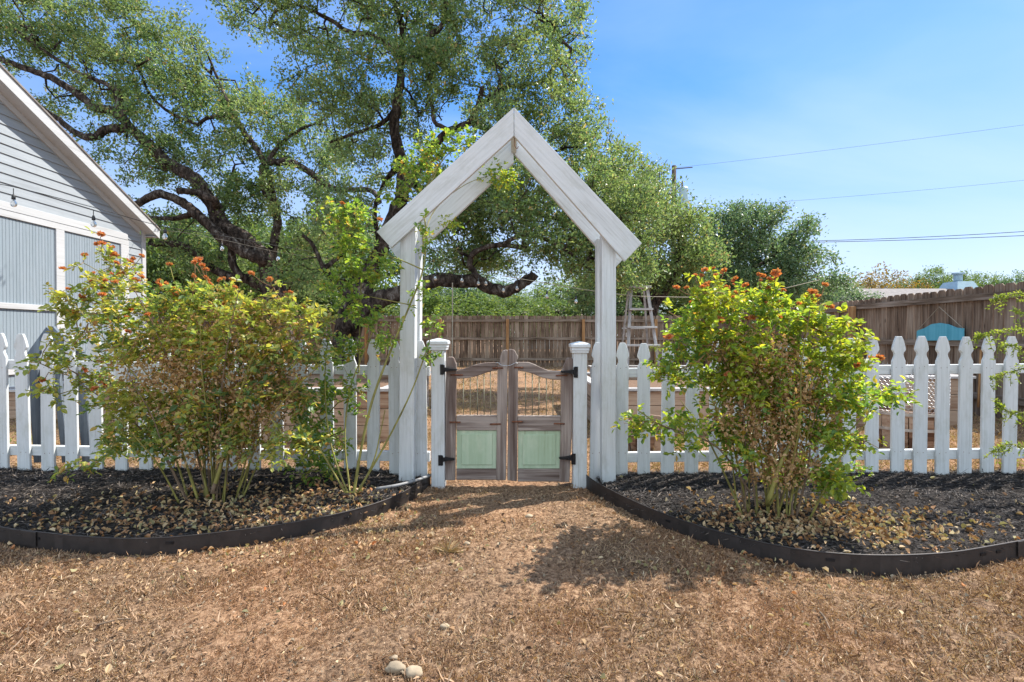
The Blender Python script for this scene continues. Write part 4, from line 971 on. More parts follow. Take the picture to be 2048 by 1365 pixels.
wire(P(1352, 418, PY), P(2500, 310, 26), .25, .0065, 'thin overhead wire below the topmost one')
wire(P(1352, 484, PY), P(2400, 436, 24), .35, .018, 'upper of the two close low overhead wires')
wire(P(1352, 486, PY), P(2400, 452, 24), .25, .018, 'lower of the two close low overhead wires')

# ================================================================== NEIGHBOUR HOUSES
def house(x0, x1, y0, y1, eave, ridge, label, roofm, ov=.5):
    root = empty('house', ((x0+x1)/2, (y0+y1)/2, 0), label, 'house'); ym = (y0+y1)/2
    MB().box(x0, x1, y0, y1, 0, eave).build('wall', M['housewall'], root)
    MB().prism([(0, 0), (0, .001), (.001, 0)], 0, .001) 
    s = MB(); s.add([(x0-ov, y0-ov, eave-.1), (x1+ov, y0-ov, eave-.1), (x1+ov-1.5, ym, ridge), (x0-ov+1.5, ym, ridge), (x0-ov, y1+ov, eave-.1), (x1+ov, y1+ov, eave-.1)],
        [(0, 1, 2, 3), (5, 4, 3, 2), (1, 5, 2), (4, 0, 3), (0, 4, 5, 1)]); s.build('roof', M[roofm], root)
    for k in range(3):
        xx = x0+(x1-x0)*(k+.5)/3; w_ = MB().box(xx-.5, xx+.5, y0-.03, y0+.01, .95, 2.1).build('window', M['vent'], root)
        MB().box(xx-.57, xx+.57, y0-.05, y0-.032, .88, .95).build('sill', M['cap'], w_)
    return root
hr = house(19.5, 46, 31, 41, 2.7, 4.35, 'neighbour house with a long low grey shingle roof beyond the right fence', 'shingle')
cv = P(1916, 566, 36.2); MB().hexa([Vector(q) for q in ((cv.x-.9, 35.2, 4.0), (cv.x+.9, 35.2, 4.0), (cv.x+.9, 37.2, 4.0), (cv.x-.9, 37.2, 4.0), (cv.x-.55, 35.6, cv.z+.05), (cv.x+.55, 35.6, cv.z+.05), (cv.x+.55, 36.8, cv.z+.05), (cv.x-.55, 36.8, cv.z+.05))]).build('chimney_chase', M['trafo'], hr)
MB().lathe(Vector((cv.x, 36.2, cv.z+.12)), [(.26, 0), (.26, .45), (.36, .46), (.36, .58), (.001, .64)], 14).build('chimney_flue', M['vent'], hr)
house(.3, 6.2, 40, 47, 2.4, 3.55, 'brown roofed house showing between trees behind the back fence', 'brownroof')

# ================================================================== TREES
def T(pts, Y):  # photo points with optional depth offset
    return [P(p[0], p[1], Y+(p[2] if len(p) > 2 else 0)) for p in pts]
Y1 = 14.2
b1 = P(560, 700, Y1); b1.z = 0
limbs1 = [
 (T([(575, 905), (572, 760), (560, 640), (545, 570)], Y1), .36, .30),
 (T([(545, 575), (530, 520), (490, 480), (445, 450), (420, 400), (390, 360), (350, 335), (325, 320), (300, 290), (262, 258), (245, 235), (240, 205), (232, 180)], Y1), .26, .10),
 (T([(245, 240), (225, 222), (190, 215), (150, 185), (110, 160), (60, 140), (0, 118), (-80, 90, 1)], Y1), .13, .07),
 (T([(258, 256), (220, 258), (185, 275), (150, 265), (118, 240), (60, 200)], Y1-.1), .13, .06),
 (T([(525, 520), (480, 500), (430, 462), (395, 430), (365, 405), (320, 388), (290, 400), (270, 412)], Y1-.4), .17, .09),
 (T([(380, 430), (345, 438), (300, 436)], Y1-.3), .08, .05),
 (T([(430, 400), (405, 390), (385, 384), (355, 382)], Y1-.5), .09, .085),
 (T([(540, 585), (500, 560), (460, 552), (420, 535), (395, 510), (360, 490), (300, 487)], Y1+.3), .16, .08),
 (T([(480, 555), (465, 525), (462, 495)], Y1+.2), .12, .10),
 (T([(560, 620), (540, 560), (545, 500), (555, 450), (548, 405), (530, 380), (525, 340), (540, 320)], Y1+.6), .15, .09),
 (T([(548, 400, .6), (530, 330), (500, 280), (460, 235), (420, 235), (395, 250)], Y1+.4), .10, .045),
 (T([(540, 325), (580, 325), (620, 345), (660, 375), (700, 380), (740, 380, -1), (760, 405, -2)], Y1+.3), .11, .06),
 (T([(230, 182), (205, 165), (160, 148), (100, 110), (30, 60)], Y1), .07, .04),
 (T([(500, 282), (470, 230), (440, 170), (420, 120)], Y1+.3), .06, .03),
 (T([(530, 330), (560, 290), (600, 260), (650, 240)], Y1+.5), .07, .03),
 (T([(395, 250), (340, 225), (300, 190), (280, 140)], Y1+.3), .05, .03),
 (T([(440, 520), (445, 440), (455, 380), (470, 330)], Y1+.8), .06, .03)]
blobs1 = [(60, 60, 170, 90), (-120, 60, 140, 130), (230, 90, 160, 90), (340, 150, 150, 80), (440, 170, 90, 50), (470, 220, 140, 60), (160, 180, 130, 50), (290, 260, 110, 60), (560, 260, 120, 70), (430, 330, 120, 70), (640, 330, 120, 80),
          (330, 330, 70, 50), (560, 400, 110, 60), (230, 330, 60, 35), (480, 410, 70, 50), (330, 440, 70, 40), (390, 480, 80, 40), (620, 470, 90, 60), (60, -60, 260, 60), (420, 520, 60, 40), (590, 560, 70, 50), (300, 40, 90, 40)]
cnts = []
_, c_ = oak('live_oak', b1, limbs1, blobs1, Y1+.9, 1.7, 3400, 36, .105, .098, 'live oak left of centre with dark crooked limbs arching over the shed', (M['bark'], M['oak']), group='large live oaks', gap=.22, seed=5, step=.3, jit=.25); cnts.append(c_)
Y2 = 9.4
b2 = P(690, 780, Y2); b2.z = 0
limbs2 = [
 (T([(688, 800), (688, 740), (692, 680), (705, 630), (722, 585)], Y2), .27, .24),
 (T([(705, 650), (745, 610), (800, 585), (850, 568), (900, 562), (950, 564), (985, 577), (1012, 582), (1042, 568), (1070, 548)], Y2-.3), .17, .085),
 (T([(722, 590), (738, 550), (760, 500), (785, 440), (805, 380), (802, 320), (790, 270), (792, 220), (800, 170), (802, 120)], Y2+.2), .17, .065),
 (T([(716, 600), (690, 585), (665, 555), (650, 540), (670, 520), (690, 505)], Y2+.1), .08, .04),
 (T([(650, 545), (640, 520), (625, 490), (605, 470)], Y2), .045, .03),
 (T([(800, 390), (830, 350), (870, 290), (900, 262), (940, 245), (955, 215), (965, 175)], Y2), .095, .045),
 (T([(900, 262), (870, 245), (865, 215), (855, 190)], Y2-.3), .045, .025),
 (T([(802, 125), (830, 115), (850, 80), (885, 50), (890, 0), (880, -60)], Y2), .07, .04),
 (T([(802, 130), (780, 95), (740, 70), (700, 65), (660, 40), (620, 20), (585, 10), (550, 25), (540, 55)], Y2), .06, .02),
 (T([(802, 120), (805, 60), (790, 10), (760, -60)], Y2+.3), .07, .04),
 (T([(792, 220), (760, 250), (700, 270), (660, 285)], Y2+.4), .05, .025),
 (T([(960, 560), (940, 530), (950, 505), (1000, 490), (1060, 500)], Y2-.4), .06, .04),
 (T([(760, 500), (750, 420), (770, 360)], Y2+.6), .06, .03),
 (T([(955, 215), (1000, 180), (1050, 170), (1100, 160)], Y2+.2), .05, .03),
 (T([(940, 245), (1000, 270), (1060, 300), (1110, 330), (1140, 380)], Y2+.4), .07, .04),
 (T([(800, 330), (860, 400), (930, 420), (1000, 400), (1080, 430), (1180, 450)], Y2+.8), .10, .04),
 (T([(1000, 490), (1060, 470), (1130, 500), (1180, 540)], Y2-.4), .04, .025)]
blobs2 = [(545, 45, 80, 45), (500, 25, 70, 25), (680, 50, 120, 60), (830, 40, 140, 70), (970, 50, 120, 60), (1080, 70, 90, 55), (1140, 110, 45, 40), (650, 160, 100, 70), (790, 170, 130, 70), (930, 150, 130, 70), (1060, 190, 110, 70),
          (700, 250, 90, 60), (1130, 250, 90, 60), (1000, 290, 110, 60), (1090, 350, 120, 60), (1180, 380, 80, 70), (980, 400, 120, 60), (1090, 450, 140, 60), (930, 460, 90, 60), (1210, 480, 90, 60), (1040, 510, 110, 35), (1150, 540, 90, 30), (960, 350, 90, 50), (1080, 400, 90, 50), (1120, 500, 100, 40), (1230, 350, 45, 45), (1170, 300, 50, 40), (1280, 400, 40, 45), (1180, 440, 80, 50), (1255, 440, 60, 50), (1240, 530, 60, 40), (1020, 470, 80, 50), (960, 520, 60, 35), (930, 470, 70, 40), (870, 480, 50, 40),
          (870, 400, 60, 80), (760, 330, 60, 40), (900, 520, 60, 30), (690, 420, 60, 50), (800, -80, 300, 90), (1040, -60, 160, 80), (620, 560, 50, 40), (1270, 450, 70, 60), (1260, 540, 60, 50), (720, 480, 50, 60), (840, 230, 60, 40)]
_, c_ = oak('live_oak', b2, limbs2, blobs2, Y2+.35, 1.7, 5600, 38, .075, .066, 'tallest live oak behind the arbor with a low sawn limb reaching right', (M['bark'], M['oak']), group='large live oaks', gap=.20, seed=9, step=.21, rtip=.005, jit=.25); cnts.append(c_)
# oaks beyond the back fence, right
def vtree(px, Y, blobs, limbs, label, mat, n=500, per=30, leaf=.10, sig=.22, dep=2., seed=1, gap=.2):
    b = P(px, 700, Y); b.z = 0
    _, c_ = oak('live_oak', b, limbs, blobs, Y, dep, n, per, sig, leaf, label, (M['bark'], M[mat]), group='oaks beyond the back fence', gap=gap, step=.45, rtip=.012, seed=seed, maxr=.14); cnts.append(c_)
Y3 = 19.5
vtree(1300, Y3, [(1290, 390, 70, 55), (1230, 360, 40, 60), (1350, 440, 80, 50), (1270, 460, 90, 50), (1330, 510, 100, 50), (1210, 540, 70, 50), (1400, 520, 50, 50), (1270, 560, 80, 35), (1180, 590, 50, 25), (1380, 575, 50, 25)],
      [(T([(1298, 722), (1302, 640), (1310, 590), (1290, 540), (1280, 480), (1285, 420)], Y3), .26, .10), (T([(1305, 620), (1345, 560), (1360, 500), (1355, 460)], Y3), .15, .07), (T([(1300, 620), (1270, 580), (1220, 560)], Y3-.5), .12, .06), (T([(1310, 600), (1250, 545), (1235, 480)], Y3), .1, .05)],
      'broad olive green oak beyond the back fence just right of the arbor', 'oak', 1500, 36, .125, .17, seed=21)
Y4 = 23
vtree(1400, Y4, [(1440, 450, 60, 35), (1500, 445, 70, 35), (1560, 470, 55, 40), (1430, 500, 70, 45), (1520, 510, 90, 45), (1600, 530, 60, 35), (1640, 575, 55, 30), (1530, 570, 90, 35), (1430, 560, 60, 35), (1590, 600, 70, 20)],
      [(T([(1385, 715), (1390, 640), (1410, 590), (1450, 540), (1480, 500)], Y4), .28, .12), (T([(1395, 640), (1450, 600), (1510, 590), (1560, 560), (1600, 540)], Y4), .18, .08), (T([(1450, 545), (1520, 530), (1560, 500)], Y4), .12, .06), (T([(1390, 630), (1370, 570), (1380, 520)], Y4), .14, .06)],
      'blue green spreading oak beyond the back fence below the utility pole', 'oak_blue', 1600, 36, .14, .19, seed=22)
# generic far trees, three kinds copied
def proto(name, h, w, label, mat, seed, n=420, per=46, leaf=.15):
    rng = np.random.RandomState(seed); root = empty(name, (0, 0, 0), label, 'tree', 'far trees beyond the yard')
    limbs = [([Vector((0, 0, -.1)), Vector((.1, 0, h*.22)), Vector((-.1, .1, h*.42)), Vector((.15, 0, h*.6))], .2*h/6, .09*h/6)]
    for k in range(5):
        a = k*1.26+rng.uniform(-.3, .3); s0 = Vector((0, 0, h*(.25+.07*k)))
        limbs.append(([s0, s0+Vector((math.cos(a)*w*.25, math.sin(a)*w*.25, h*.12)), s0+Vector((math.cos(a)*w*.5, math.sin(a)*w*.5, h*.2))], .10*h/6, .04*h/6))
    A = []
    while len(A) < n:
        q = rng.normal(size=3); q = q/np.linalg.norm(q)*rng.uniform(0, 1)**.4; p = np.array([q[0]*w*.62, q[1]*w*.55, h*.60+q[2]*h*.42])
        if noise.noise(Vector(p)*.8+Vector((seed, 0, 0))) > -.15 and p[2] > h*.15: A.append(p)
    ch, tips, td = grow(limbs, np.array(A), step=.45, rng=rng, rtip=.011, maxr=.1)
    tubes(ch, 3).build('trunk', M['bark'], root, smooth=True)
    pos, idx = spread(tips, td, per, .20, rng); L = rng.uniform(.7, 1.3, len(pos))*leaf
    dirs = rng.normal(size=(len(pos), 3)); dirs[:, 2] += .3
    link('crown', leaf_mesh('crown', pos, L, L*.55, rng=rng, dirs=dirs), M[mat], root)
    return root
prA = proto('oak_tree', 6., 6.5, '', 'oak_far', 31); prB = proto('oak_tree', 6., 5.5, '', 'oak_blue', 32); prC = proto('small_tree', 5., 4.6, '', 'autumn', 33, 170, 30)
used = set()
def place(pr, px, Y, top, label, wscale=1., rz=0., h0=6.):
    if pr.name in used:
        o = pr.copy(); C.objects.link(o)
        for ch in pr.children:
            c = ch.copy(); C.objects.link(c); c.parent = o
    else: o = pr; used.add(pr.name)
    p = P(px, top, Y); s = p.z/h0; o.location = (p.x, Y, 0); o.scale = (s*wscale, s*wscale, s); o.rotation_euler = (0, 0, rz); o['label'] = label
place(prA, 350, 21, 440, 'bright green tree seen between the shed corner and the left oak', 1., .4)
place(prB, 470, 24, 430, 'dark leafy tree behind the left oak trunk', 1.1, 1.4)
place(prA, 590, 21.5, 450, 'bright tree between the trunks of the two big oaks', 1.1, 2.3)
place(prB, 700, 25, 430, 'dense tree directly behind the tall oak trunk', 1.2, 3.1)
place(prA, 240, 26, 430, 'green tree rising behind the shed eave', 1.1, 5.1)
place(prA, 850, 23, 570, 'low green tree seen through the left half of the arbor', 1.9, 3.9)
place(prB, 935, 27, 545, 'grey green tree in the middle of the arbor opening', 1.5, 4.6)
place(prA, 1010, 24, 590, 'low bushy tree above the back fence in the arbor opening', 1.9, .9)
place(prA, 1150, 31, 560, 'green tree behind the brown roof near the right arbor post', 1.5, 5.5)
place(prB, 1225, 26, 545, 'dark tree behind the stepladder', 1.3, 2.0)
place(prA, 1360, 29, 530, 'pale green tree behind the oaks at the foot of the utility pole', 1.4, 1.1)
place(prB, 1480, 31, 545, 'far tree filling in beneath the blue green spreading oak', 1.6, 3.3)
place(prB, 1640, 33, 560, 'low rounded tree at the left end of the grey shingle roof', 1.4, .2)
place(prC, 1728, 46, 543, 'orange tinged tree behind the left end of the grey roof', 1.2, .6, 5.)
place(prC, 1772, 48, 554, 'small brownish tree right of the orange tinged one', 1.1, 2.2, 5.)
place(prA, 1895-10, 50, 538, 'small green tree just left of the chimney', .7, 1.9)
place(prB, 1840, 52, 556, 'low dark tree top above the middle of the grey roof', 1., 2.9)
place(prA, 1958, 50, 552, 'small green tree just right of the chimney', .7, 4.1)
place(prB, 2015, 54, 560, 'low tree top above the right part of the grey roof', 1.2, 5.2)
place(prB, 2062, 48, 542, 'dark tree top at the right edge of the picture', .9, .7)
# ivy-like undergrowth is left to the fence shade

# ================================================================== ROSES
def rose_leaves(tips, td, per, rng, size, sig=.05, droop=.15):
    """compound leaves: a rachis with 5 leaflets"""
    pos, idx = spread(tips, td, per, sig*.35, rng)
    n = len(pos); d = rng.normal(size=(n, 3))*1.0 + unit(td[idx])*.7; d[:, 2] += .25; d = unit(d)
    nn = rng.normal(size=(n, 3))*.5; nn[:, 2] += 1.; w = unit(np.cross(d, nn)); S = rng.uniform(.65, 1.25, n)[:, None]*size
    P_, D_ = [], []
    for (f, sd) in ((1.35, 0), (1.0, 1), (1.0, -1), (.5, 1), (.5, -1)):
        base = pos + d*S*f + np.array([0, 0, -1])*droop*S*f*f
        di = d*(1 if sd == 0 else .35) + w*sd*1.0 + rng.normal(size=(n, 3))*.25 + np.array([0, 0, -droop])
        P_.append(base); D_.append(di)
    PP = np.concatenate(P_); DD = np.concatenate(D_); LL = np.tile(S[:, 0], 5)*rng.uniform(.75, 1.15, 5*n)
    return PP, DD, LL
def bloom_mesh(r):
    rng = np.random.RandomState(3); n = 20; a = rng.uniform(0, 6.28, n); e = rng.uniform(-.2, 1.0, n)
    d = np.stack([np.cos(a)*np.cos(e), np.sin(a)*np.cos(e), np.sin(e)], 1)
    return leaf_mesh('flower', np.zeros((n, 3)), rng.uniform(.7, 1.1, n)*r, .75*r, dirs=d, shape=6, fold=.2)
BL = [bloom_mesh(.021), bloom_mesh(.016)]
for x_ in BL: x_.materials.append(M['petal'])
def rose(name, base, limbs, blobs, Y, dep, n, per, size, label, mat, seed, blooms=(), bare=None, step=.07, dry=0, rtip=.0021, jit=.2, gap=.10, scatter=0):
    rng = np.random.RandomState(seed); root = empty(name, base, label, 'rose bush', 'rose bushes in the mulch beds')
    if dep > .2: blobs = [(b_[0], b_[1]+22, b_[2], b_[3]) for b_ in blobs]
    A = blob(blobs, Y, dep, n, rng, gap, 3.)
    cc = A.mean(0); dv = (A-cc)*np.array([1, .6, 1]); dl = np.linalg.norm(dv, axis=1)*rng.uniform(.7, 1.2, len(A)); far = np.argsort(-dl)[:n//9]
    A = np.concatenate([A, A[far]+unit(dv[far])*rng.uniform(.01, .10, (len(far), 1))+np.array([0, 0, .01])])
    ch, tips, td = grow(limbs, A, step=step, rng=rng, rtip=rtip, jit=jit, maxr=.008, wob=.008, power=.42)
    canes = [c for c in ch if max(q[1] for q in c) >= .0042]; twigs = [c for c in ch if max(q[1] for q in c) < .0042]
    stem = tubes(canes, 6); fc = len(stem.f); tw_ = tubes(twigs, 4); stem.add(tw_.v, tw_.f)
    PP, DD, LL = rose_leaves(tips, td, per, rng, size)
    link('foliage', leaf_mesh('foliage', shifted(PP, base), LL, LL*.68, rng=rng, dirs=DD, shape=6, fold=.18, lay=2.6), M[mat], root)
    if dry:
        A2 = blob(bare, Y, dep*.8, dry, rng); d = rng.normal(size=(len(A2), 3)); d[:, 2] -= .3; L = rng.uniform(.014, .032, len(A2))
        link('withered_leaves', leaf_mesh('withered_leaves', shifted(A2, base), L, L*.6, rng=rng, dirs=d, shape=6, fold=.35), M['drybush'], root)
    def put(p, s):
        f = bpy.data.objects.new('flower', BL[rng.randint(2)]); C.objects.link(f); f.parent = root; f.location = Vector(p)-Vector(base); k = s*rng.uniform(.8, 1.3)
        f.scale = (k, k, k*.9); f.rotation_euler = (rng.uniform(-.6, .6), rng.uniform(-.6, .6), rng.uniform(0, 6))
        k2 = np.argmin(((tips-np.array(p))**2).sum(1)); tv = Vector(tips[k2]); dvv = Vector(p)-tv
        if dvv.length > .13: p = tv+dvv.normalized()*.13; f.location = p-Vector(base)
        return tv, Vector(p)
    stems = MB()
    for px, py in blooms:
        a_, b_ = put(P(px, py, Y-dep*rng.uniform(.1, .9)), 1.25); stems.tube([a_, (a_+b_)/2+Vector((0, 0, -.01)), b_], .0018, 4)
    if scatter:
        up = tips[np.argsort(-tips[:, 2]+rng.normal(size=len(tips))*.12)[:scatter]]
        for q in up:
            a_, b_ = put(Vector(q)+Vector((rng.normal()*.02, rng.normal()*.02, .045)), .95); stems.tube([a_, b_], .0015, 4)
    stem.add(stems.v, stems.f); so = stem.build('stems', M['cane'], root, smooth=True); so.data.materials.append(M['drycane']); so.data.materials.append(M['thorn'])
    for i, p in enumerate(so.data.polygons):
        if fc <= i: p.material_index = 1 if (dry and (i//80) % 3) else 0
        elif dry and (i//230) % 4 == 0: p.material_index = 2
    return root
def fan(basepx, tips_px, Y, r0, r1, z=.06, dy=.25, seed=0, bend=.3):
    rng = random.Random(seed); out = []
    for i, (bx_, tx, ty) in enumerate(tips_px):
        b = G(basepx+bx_, 1000); b = P(basepx+bx_, 1000, Y); b.z = z-.04; b.y = Y+rng.uniform(-.08, .08)
        t = P(tx, ty, Y+rng.uniform(-dy, dy)); m = b.lerp(t, .45); m.x = b.x+(t.x-b.x)*bend+rng.uniform(-.02, .02); m.y += rng.uniform(-.05, .05)
        m2 = b.lerp(t, .75); m2.x = b.x+(t.x-b.x)*(bend+.35)*.95
        out.append(([b, m, m2, t], rng.uniform(r0*.7, r0*1.2), r1))
    return out
YL = 3.02
baseL = P(430, 980, YL); baseL.z = .06
limbsL = fan(430, [(-35, 260, 760), (-18, 350, 640), (12, 460, 640), (38, 530, 740), (-8, 300, 600), (28, 500, 600), (-25, 150, 610), (-40, 190, 760), (-10, 240, 530), (0, 300, 600), (-20, 240, 680), (10, 380, 560), (0, 430, 600), (15, 480, 570), (20, 560, 600), (-15, 330, 700), (10, 430, 700), (25, 610, 660), (35, 640, 730), (-45, 230, 830), (5, 400, 650), (30, 520, 680), (-30, 120, 740), (45, 590, 800)], YL, 0.0068, .0022, seed=4, dy=.33)
limbsL.append(([P(425, 985, YL-.1), P(440, 940, YL-.1), P(452, 905, YL-.1), P(500, 870, YL-.05), P(560, 790, YL)], .013, .006))
rose('rose_bush', baseL, limbsL,
     [(190, 590, 60, 40), (235, 525, 28, 35), (300, 590, 80, 45), (420, 585, 90, 45), (530, 605, 75, 45), (225, 660, 70, 50), (340, 680, 100, 60), (470, 680, 105, 60), (585, 670, 60, 50), (170, 750, 40, 35), (290, 770, 80, 50), (420, 780, 100, 45), (550, 770, 70, 50), (255, 840, 50, 35), (590, 850, 40, 40), (150, 690, 28, 30), (160, 910, 30, 12), (625, 620, 28, 25), (380, 860, 90, 35), (470, 850, 80, 40), (300, 850, 60, 40)],
     YL, .30, 1150, 3, .033, 'broad sprawling rose bush with faded orange blooms on the left', 'rose', 41,
     blooms=[(207, 480), (228, 511), (247, 518), (300, 494), (330, 499), (184, 564), (206, 574), (163, 597), (231, 565), (262, 620), (296, 630), (390, 513), (396, 519), (378, 512), (412, 540), (440, 560), (84, 761), (168, 741), (206, 768), (190, 778), (125, 538), (283, 555), (318, 570), (352, 590), (404, 531), (498, 545), (256, 664), (150, 625), (470, 575), (540, 560)],
     bare=[(430, 800, 150, 90), (480, 700, 160, 110), (330, 740, 120, 80), (440, 880, 110, 60), (540, 800, 80, 80)], dry=6500, scatter=62)
Yc = 3.30
baseC = P(705, 985, 3.1); baseC.z = .07
def cp_(pts): return [P(a, b, c) for a, b, c in pts]
limbsC = [
 (cp_([(708, 985, 3.12), (722, 900, 3.15), (745, 800, 3.2), (782, 700, 3.28), (820, 610, 3.34), (846, 540, 3.40), (852, 470, 3.62), (848, 390, 3.70), (880, 325, 3.74)]), .0105, .005),
 (cp_([(715, 985, 3.12), (770, 890, 3.2), (820, 790, 3.28), (850, 710, 3.33), (872, 640, 3.38)]), .0075, .003),
 (cp_([(720, 980, 3.14), (748, 920, 3.16), (762, 860, 3.2), (770, 820, 3.2)]), .006, .003),
 (cp_([(695, 985, 3.1), (670, 920, 3.1), (655, 850, 3.15), (650, 760, 3.2), (655, 680, 3.3)]), .006, .003),
 (cp_([(690, 985, 3.08), (640, 900, 3.05), (600, 850, 3.0), (580, 790, 3.0)]), .006, .003),
 (cp_([(700, 985, 3.12), (690, 880, 3.2), (700, 780, 3.25), (730, 700, 3.3), (755, 640, 3.35)]), .006, .003),
 (cp_([(718, 745, 3.45), (720, 640, 3.45), (722, 560, 3.45), (718, 480, 3.42)]), .005, .003),
 (cp_([(852, 470, 3.62), (815, 400, 3.72), (770, 385, 3.66), (720, 430, 3.5)]), .005, .0025),
 (cp_([(860, 370, 3.72), (890, 315, 3.76), (935, 285, 3.76)]), .005, .0025),
 (cp_([(845, 480, 3.42), (870, 420, 3.62), (930, 370, 3.66), (1000, 345, 3.66)]), .004, .002),
 (cp_([(846, 540, 3.38), (800, 520, 3.36), (740, 500, 3.36), (690, 480, 3.36)]), .005, .0025),
 (cp_([(820, 610, 3.34), (770, 600, 3.36), (730, 590, 3.38), (700, 570, 3.4)]), .004, .002)]
rose('climbing_rose', baseC, limbsC,
     [(690, 470, 42, 40), (715, 430, 40, 30), (800, 385, 35, 26, .45), (825, 345, 38, 30, .45), (870, 305, 40, 26, .45), (920, 285, 30, 18, .45), (850, 330, 40, 26, .5), (710, 520, 50, 40), (690, 570, 45, 35), (770, 540, 30, 40), (725, 620, 45, 35), (765, 680, 30, 35), (848, 480, 16, 35), (832, 590, 20, 28), (866, 650, 18, 28),
      (690, 700, 35, 40), (645, 800, 40, 40), (620, 850, 50, 50), (590, 800, 45, 40), (660, 900, 45, 40), (620, 930, 40, 25), (700, 790, 40, 40), (665, 430, 30, 20), (860, 720, 18, 25)],
     Yc, .13, 520, 3, .030, 'bright green climbing rose trained up the left side of the arbor', 'climb', 43, blooms=[(685, 408), (760, 440)], rtip=.0014, gap=.0, jit=.25)
rng = np.random.RandomState(5)
# sprig hanging inside the arbor peak belongs to the climber
cl = [o_ for o_ in C.objects if o_.name == 'climbing_rose'][0]
A = blob([(985, 345, 40, 18), (1015, 352, 22, 14), (1010, 375, 25, 12), (900, 455, 14, 25)], 3.66, .06, 60, rng)
PP, DD, LL = rose_leaves(A, rng.normal(size=A.shape)*.03, 3, rng, .020)
link('foliage', leaf_mesh('foliage', shifted(PP, baseC), LL, LL*.7, rng=rng, dirs=DD, shape=6), M['rose_y'], cl)
YR = 2.80
baseR = P(1545, 1005, YR); baseR.z = .06
limbsR = fan(1545, [(-45, 1440, 800), (-5, 1510, 800), (25, 1640, 680), (38, 1620, 850), (-38, 1470, 640), (-60, 1400, 640), (-50, 1450, 590), (-40, 1380, 730), (-25, 1500, 620), (-10, 1540, 570), (0, 1580, 640), (5, 1520, 700), (15, 1620, 620), (20, 1680, 660), (30, 1600, 720), (35, 1660, 740), (45, 1700, 780), (-30, 1440, 700), (0, 1480, 740), (50, 1730, 850), (-55, 1360, 800), (10, 1560, 760), (40, 1640, 800), (-15, 1500, 660), (25, 1600, 670)], YR, 0.0068, .0022, seed=6, dy=.30)
limbsR.append((cp_([(1500, 985, YR), (1440, 900, YR), (1380, 870, YR-.02), (1320, 850, YR-.05), (1275, 820, YR-.1)]), .006, .003))
limbsR.append((cp_([(1590, 985, YR), (1660, 900, YR), (1720, 840, YR), (1760, 770, YR+.05)]), .006, .003))
limbsR.append((cp_([(1535, 1010, YR-.1), (1560, 930, YR-.1), (1590, 870, YR-.08), (1600, 830, YR-.05)]), .013, .008))
rose('rose_bush', baseR, limbsR,
     [(1420, 590, 50, 35), (1500, 580, 55, 36), (1575, 610, 70, 42), (1645, 645, 55, 38), (1385, 650, 50, 38), (1470, 675, 75, 45), (1575, 695, 80, 45), (1670, 705, 50, 38), (1365, 720, 45, 34), (1460, 755, 70, 42), (1580, 770, 80, 42), (1685, 780, 50, 36), (1745, 765, 22, 28), (1300, 830, 26, 16), (1370, 835, 40, 24), (1660, 850, 50, 30), (1610, 915, 55, 30), (1490, 850, 80, 36), (1570, 850, 80, 40), (1700, 665, 16, 14)],
     YR, .25, 1080, 3, .033, 'upright yellow green rose bush with bare lower canes on the right', 'rose_y', 47,
     blooms=[(1410, 541), (1403, 552), (1448, 543), (1519, 550), (1552, 547), (1567, 581), (1625, 585), (1659, 614), (1395, 663), (1440, 640), (1335, 676), (1507, 636), (1600, 640), (1745, 719), (1760, 716), (1715, 732), (1470, 560), (1456, 749), (1650, 570), (1320, 563)],
     bare=[(1550, 840, 130, 80), (1540, 760, 120, 60), (1555, 930, 90, 45), (1500, 700, 90, 50)], dry=5000, scatter=46)
# low suckers at the foot of the right bush
A = blob([(1600, 955, 80, 22), (1700, 940, 40, 15)], 2.95, .15, 70, rng); PP, DD, LL = rose_leaves(A, rng.normal(size=A.shape)*.03, 2, rng, .020)
rb = [o_ for o_ in C.objects if o_.name == 'rose_bush.001'][0]
link('foliage', leaf_mesh('foliage', shifted(PP, baseR), LL, LL*.7, rng=rng, dirs=DD, shape=6), M['climb'], rb)
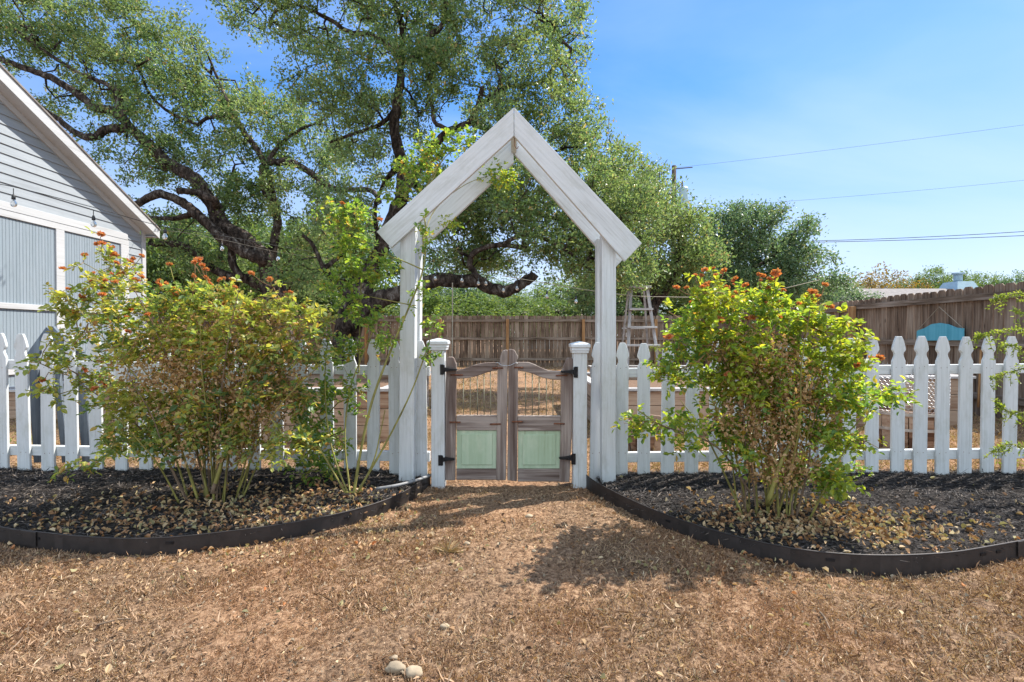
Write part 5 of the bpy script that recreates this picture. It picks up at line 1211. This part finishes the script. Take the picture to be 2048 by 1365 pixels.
# arching plant at the right edge
YE = 3.2
bE = P(2190, 1000, YE); bE.z = .04
fr = empty('arching_shrub', bE, 'feathery yellow green shrub reaching in from the right edge', 'shrub')
sprays = [[(2190, 990), (2150, 800), (2090, 680), (2030, 660), (1975, 668), (1955, 672)], [(2190, 990), (2160, 760), (2100, 640), (2050, 590), (2010, 592), (1985, 600)], [(2190, 990), (2140, 820), (2080, 740), (2020, 745), (1985, 755)],
          [(2190, 990), (2130, 860), (2070, 830), (2015, 822), (1990, 800)], [(2190, 990), (2120, 920), (2060, 895), (2010, 890), (1985, 905)], [(2190, 990), (2170, 780), (2120, 660), (2070, 640), (2030, 620)], [(2190, 990), (2150, 860), (2090, 780), (2040, 700), (2000, 690)]]
mb = MB(); LPp = []; LD = []
for s_ in sprays:
    pts = catmull([P(a, b, YE-.1+.1*random.random()) for a, b in s_], 8); mb.tube(pts, [.005*(1-i/len(pts))+.0012 for i in range(len(pts))], 5)
    for i in range(len(pts)//3, len(pts)):
        t_ = (pts[min(i+1, len(pts)-1)]-pts[i-1]).normalized()
        for k in range(9):
            side = Vector(RS.normal(size=3)); side = (side-t_*side.dot(t_)).normalized(); p = pts[i]+Vector(RS.normal(size=3))*.006
            LPp.append(tuple(p-bE)); LD.append(tuple(side+t_*.5))
        if i % 2 == 0:
            e = pts[i]+Vector((RS.normal()*.04, RS.normal()*.03, -.05-.05*random.random())); mb.tube([pts[i], e], .0012, 4)
            for k in range(14):
                f = random.random(); p = pts[i].lerp(e, f); LPp.append(tuple(p-bE)); LD.append(tuple(Vector(RS.normal(size=3))))
mb.build('stems', M['cane'], fr, smooth=True)
Ls = RS.uniform(.010, .024, len(LPp)); link('foliage', leaf_mesh('foliage', np.array(LPp), Ls, Ls*.45, dirs=np.array(LD), shape=6), M['fern'], fr)
# weeds behind the fence
for (px, py, Y_, n_, s_, lab) in ((60, 880, 4.6, 120, .06, 'low yellow green weed behind the far left pickets'), (1310, 700, 9.3, 160, .07, 'small dry plant growing in the bed under the stepladder'), (2035, 930, 3.9, 60, .04, 'green weed at the foot of the right end pickets')):
    c = P(px, py, Y_); A = np.array(c)[None]+RS.normal(size=(n_, 3))*[s_*1.4, s_, s_*.5]; L = RS.uniform(.6, 1.2, n_)*s_*.8; d = RS.normal(size=(n_, 3)); d[:, 2] = abs(d[:, 2])+.4
    tag(link('weed', leaf_mesh('weed', A, L, L*.2, dirs=d, shape=4), M['fern']), lab, 'weed')
print('LEAVES', cnts)
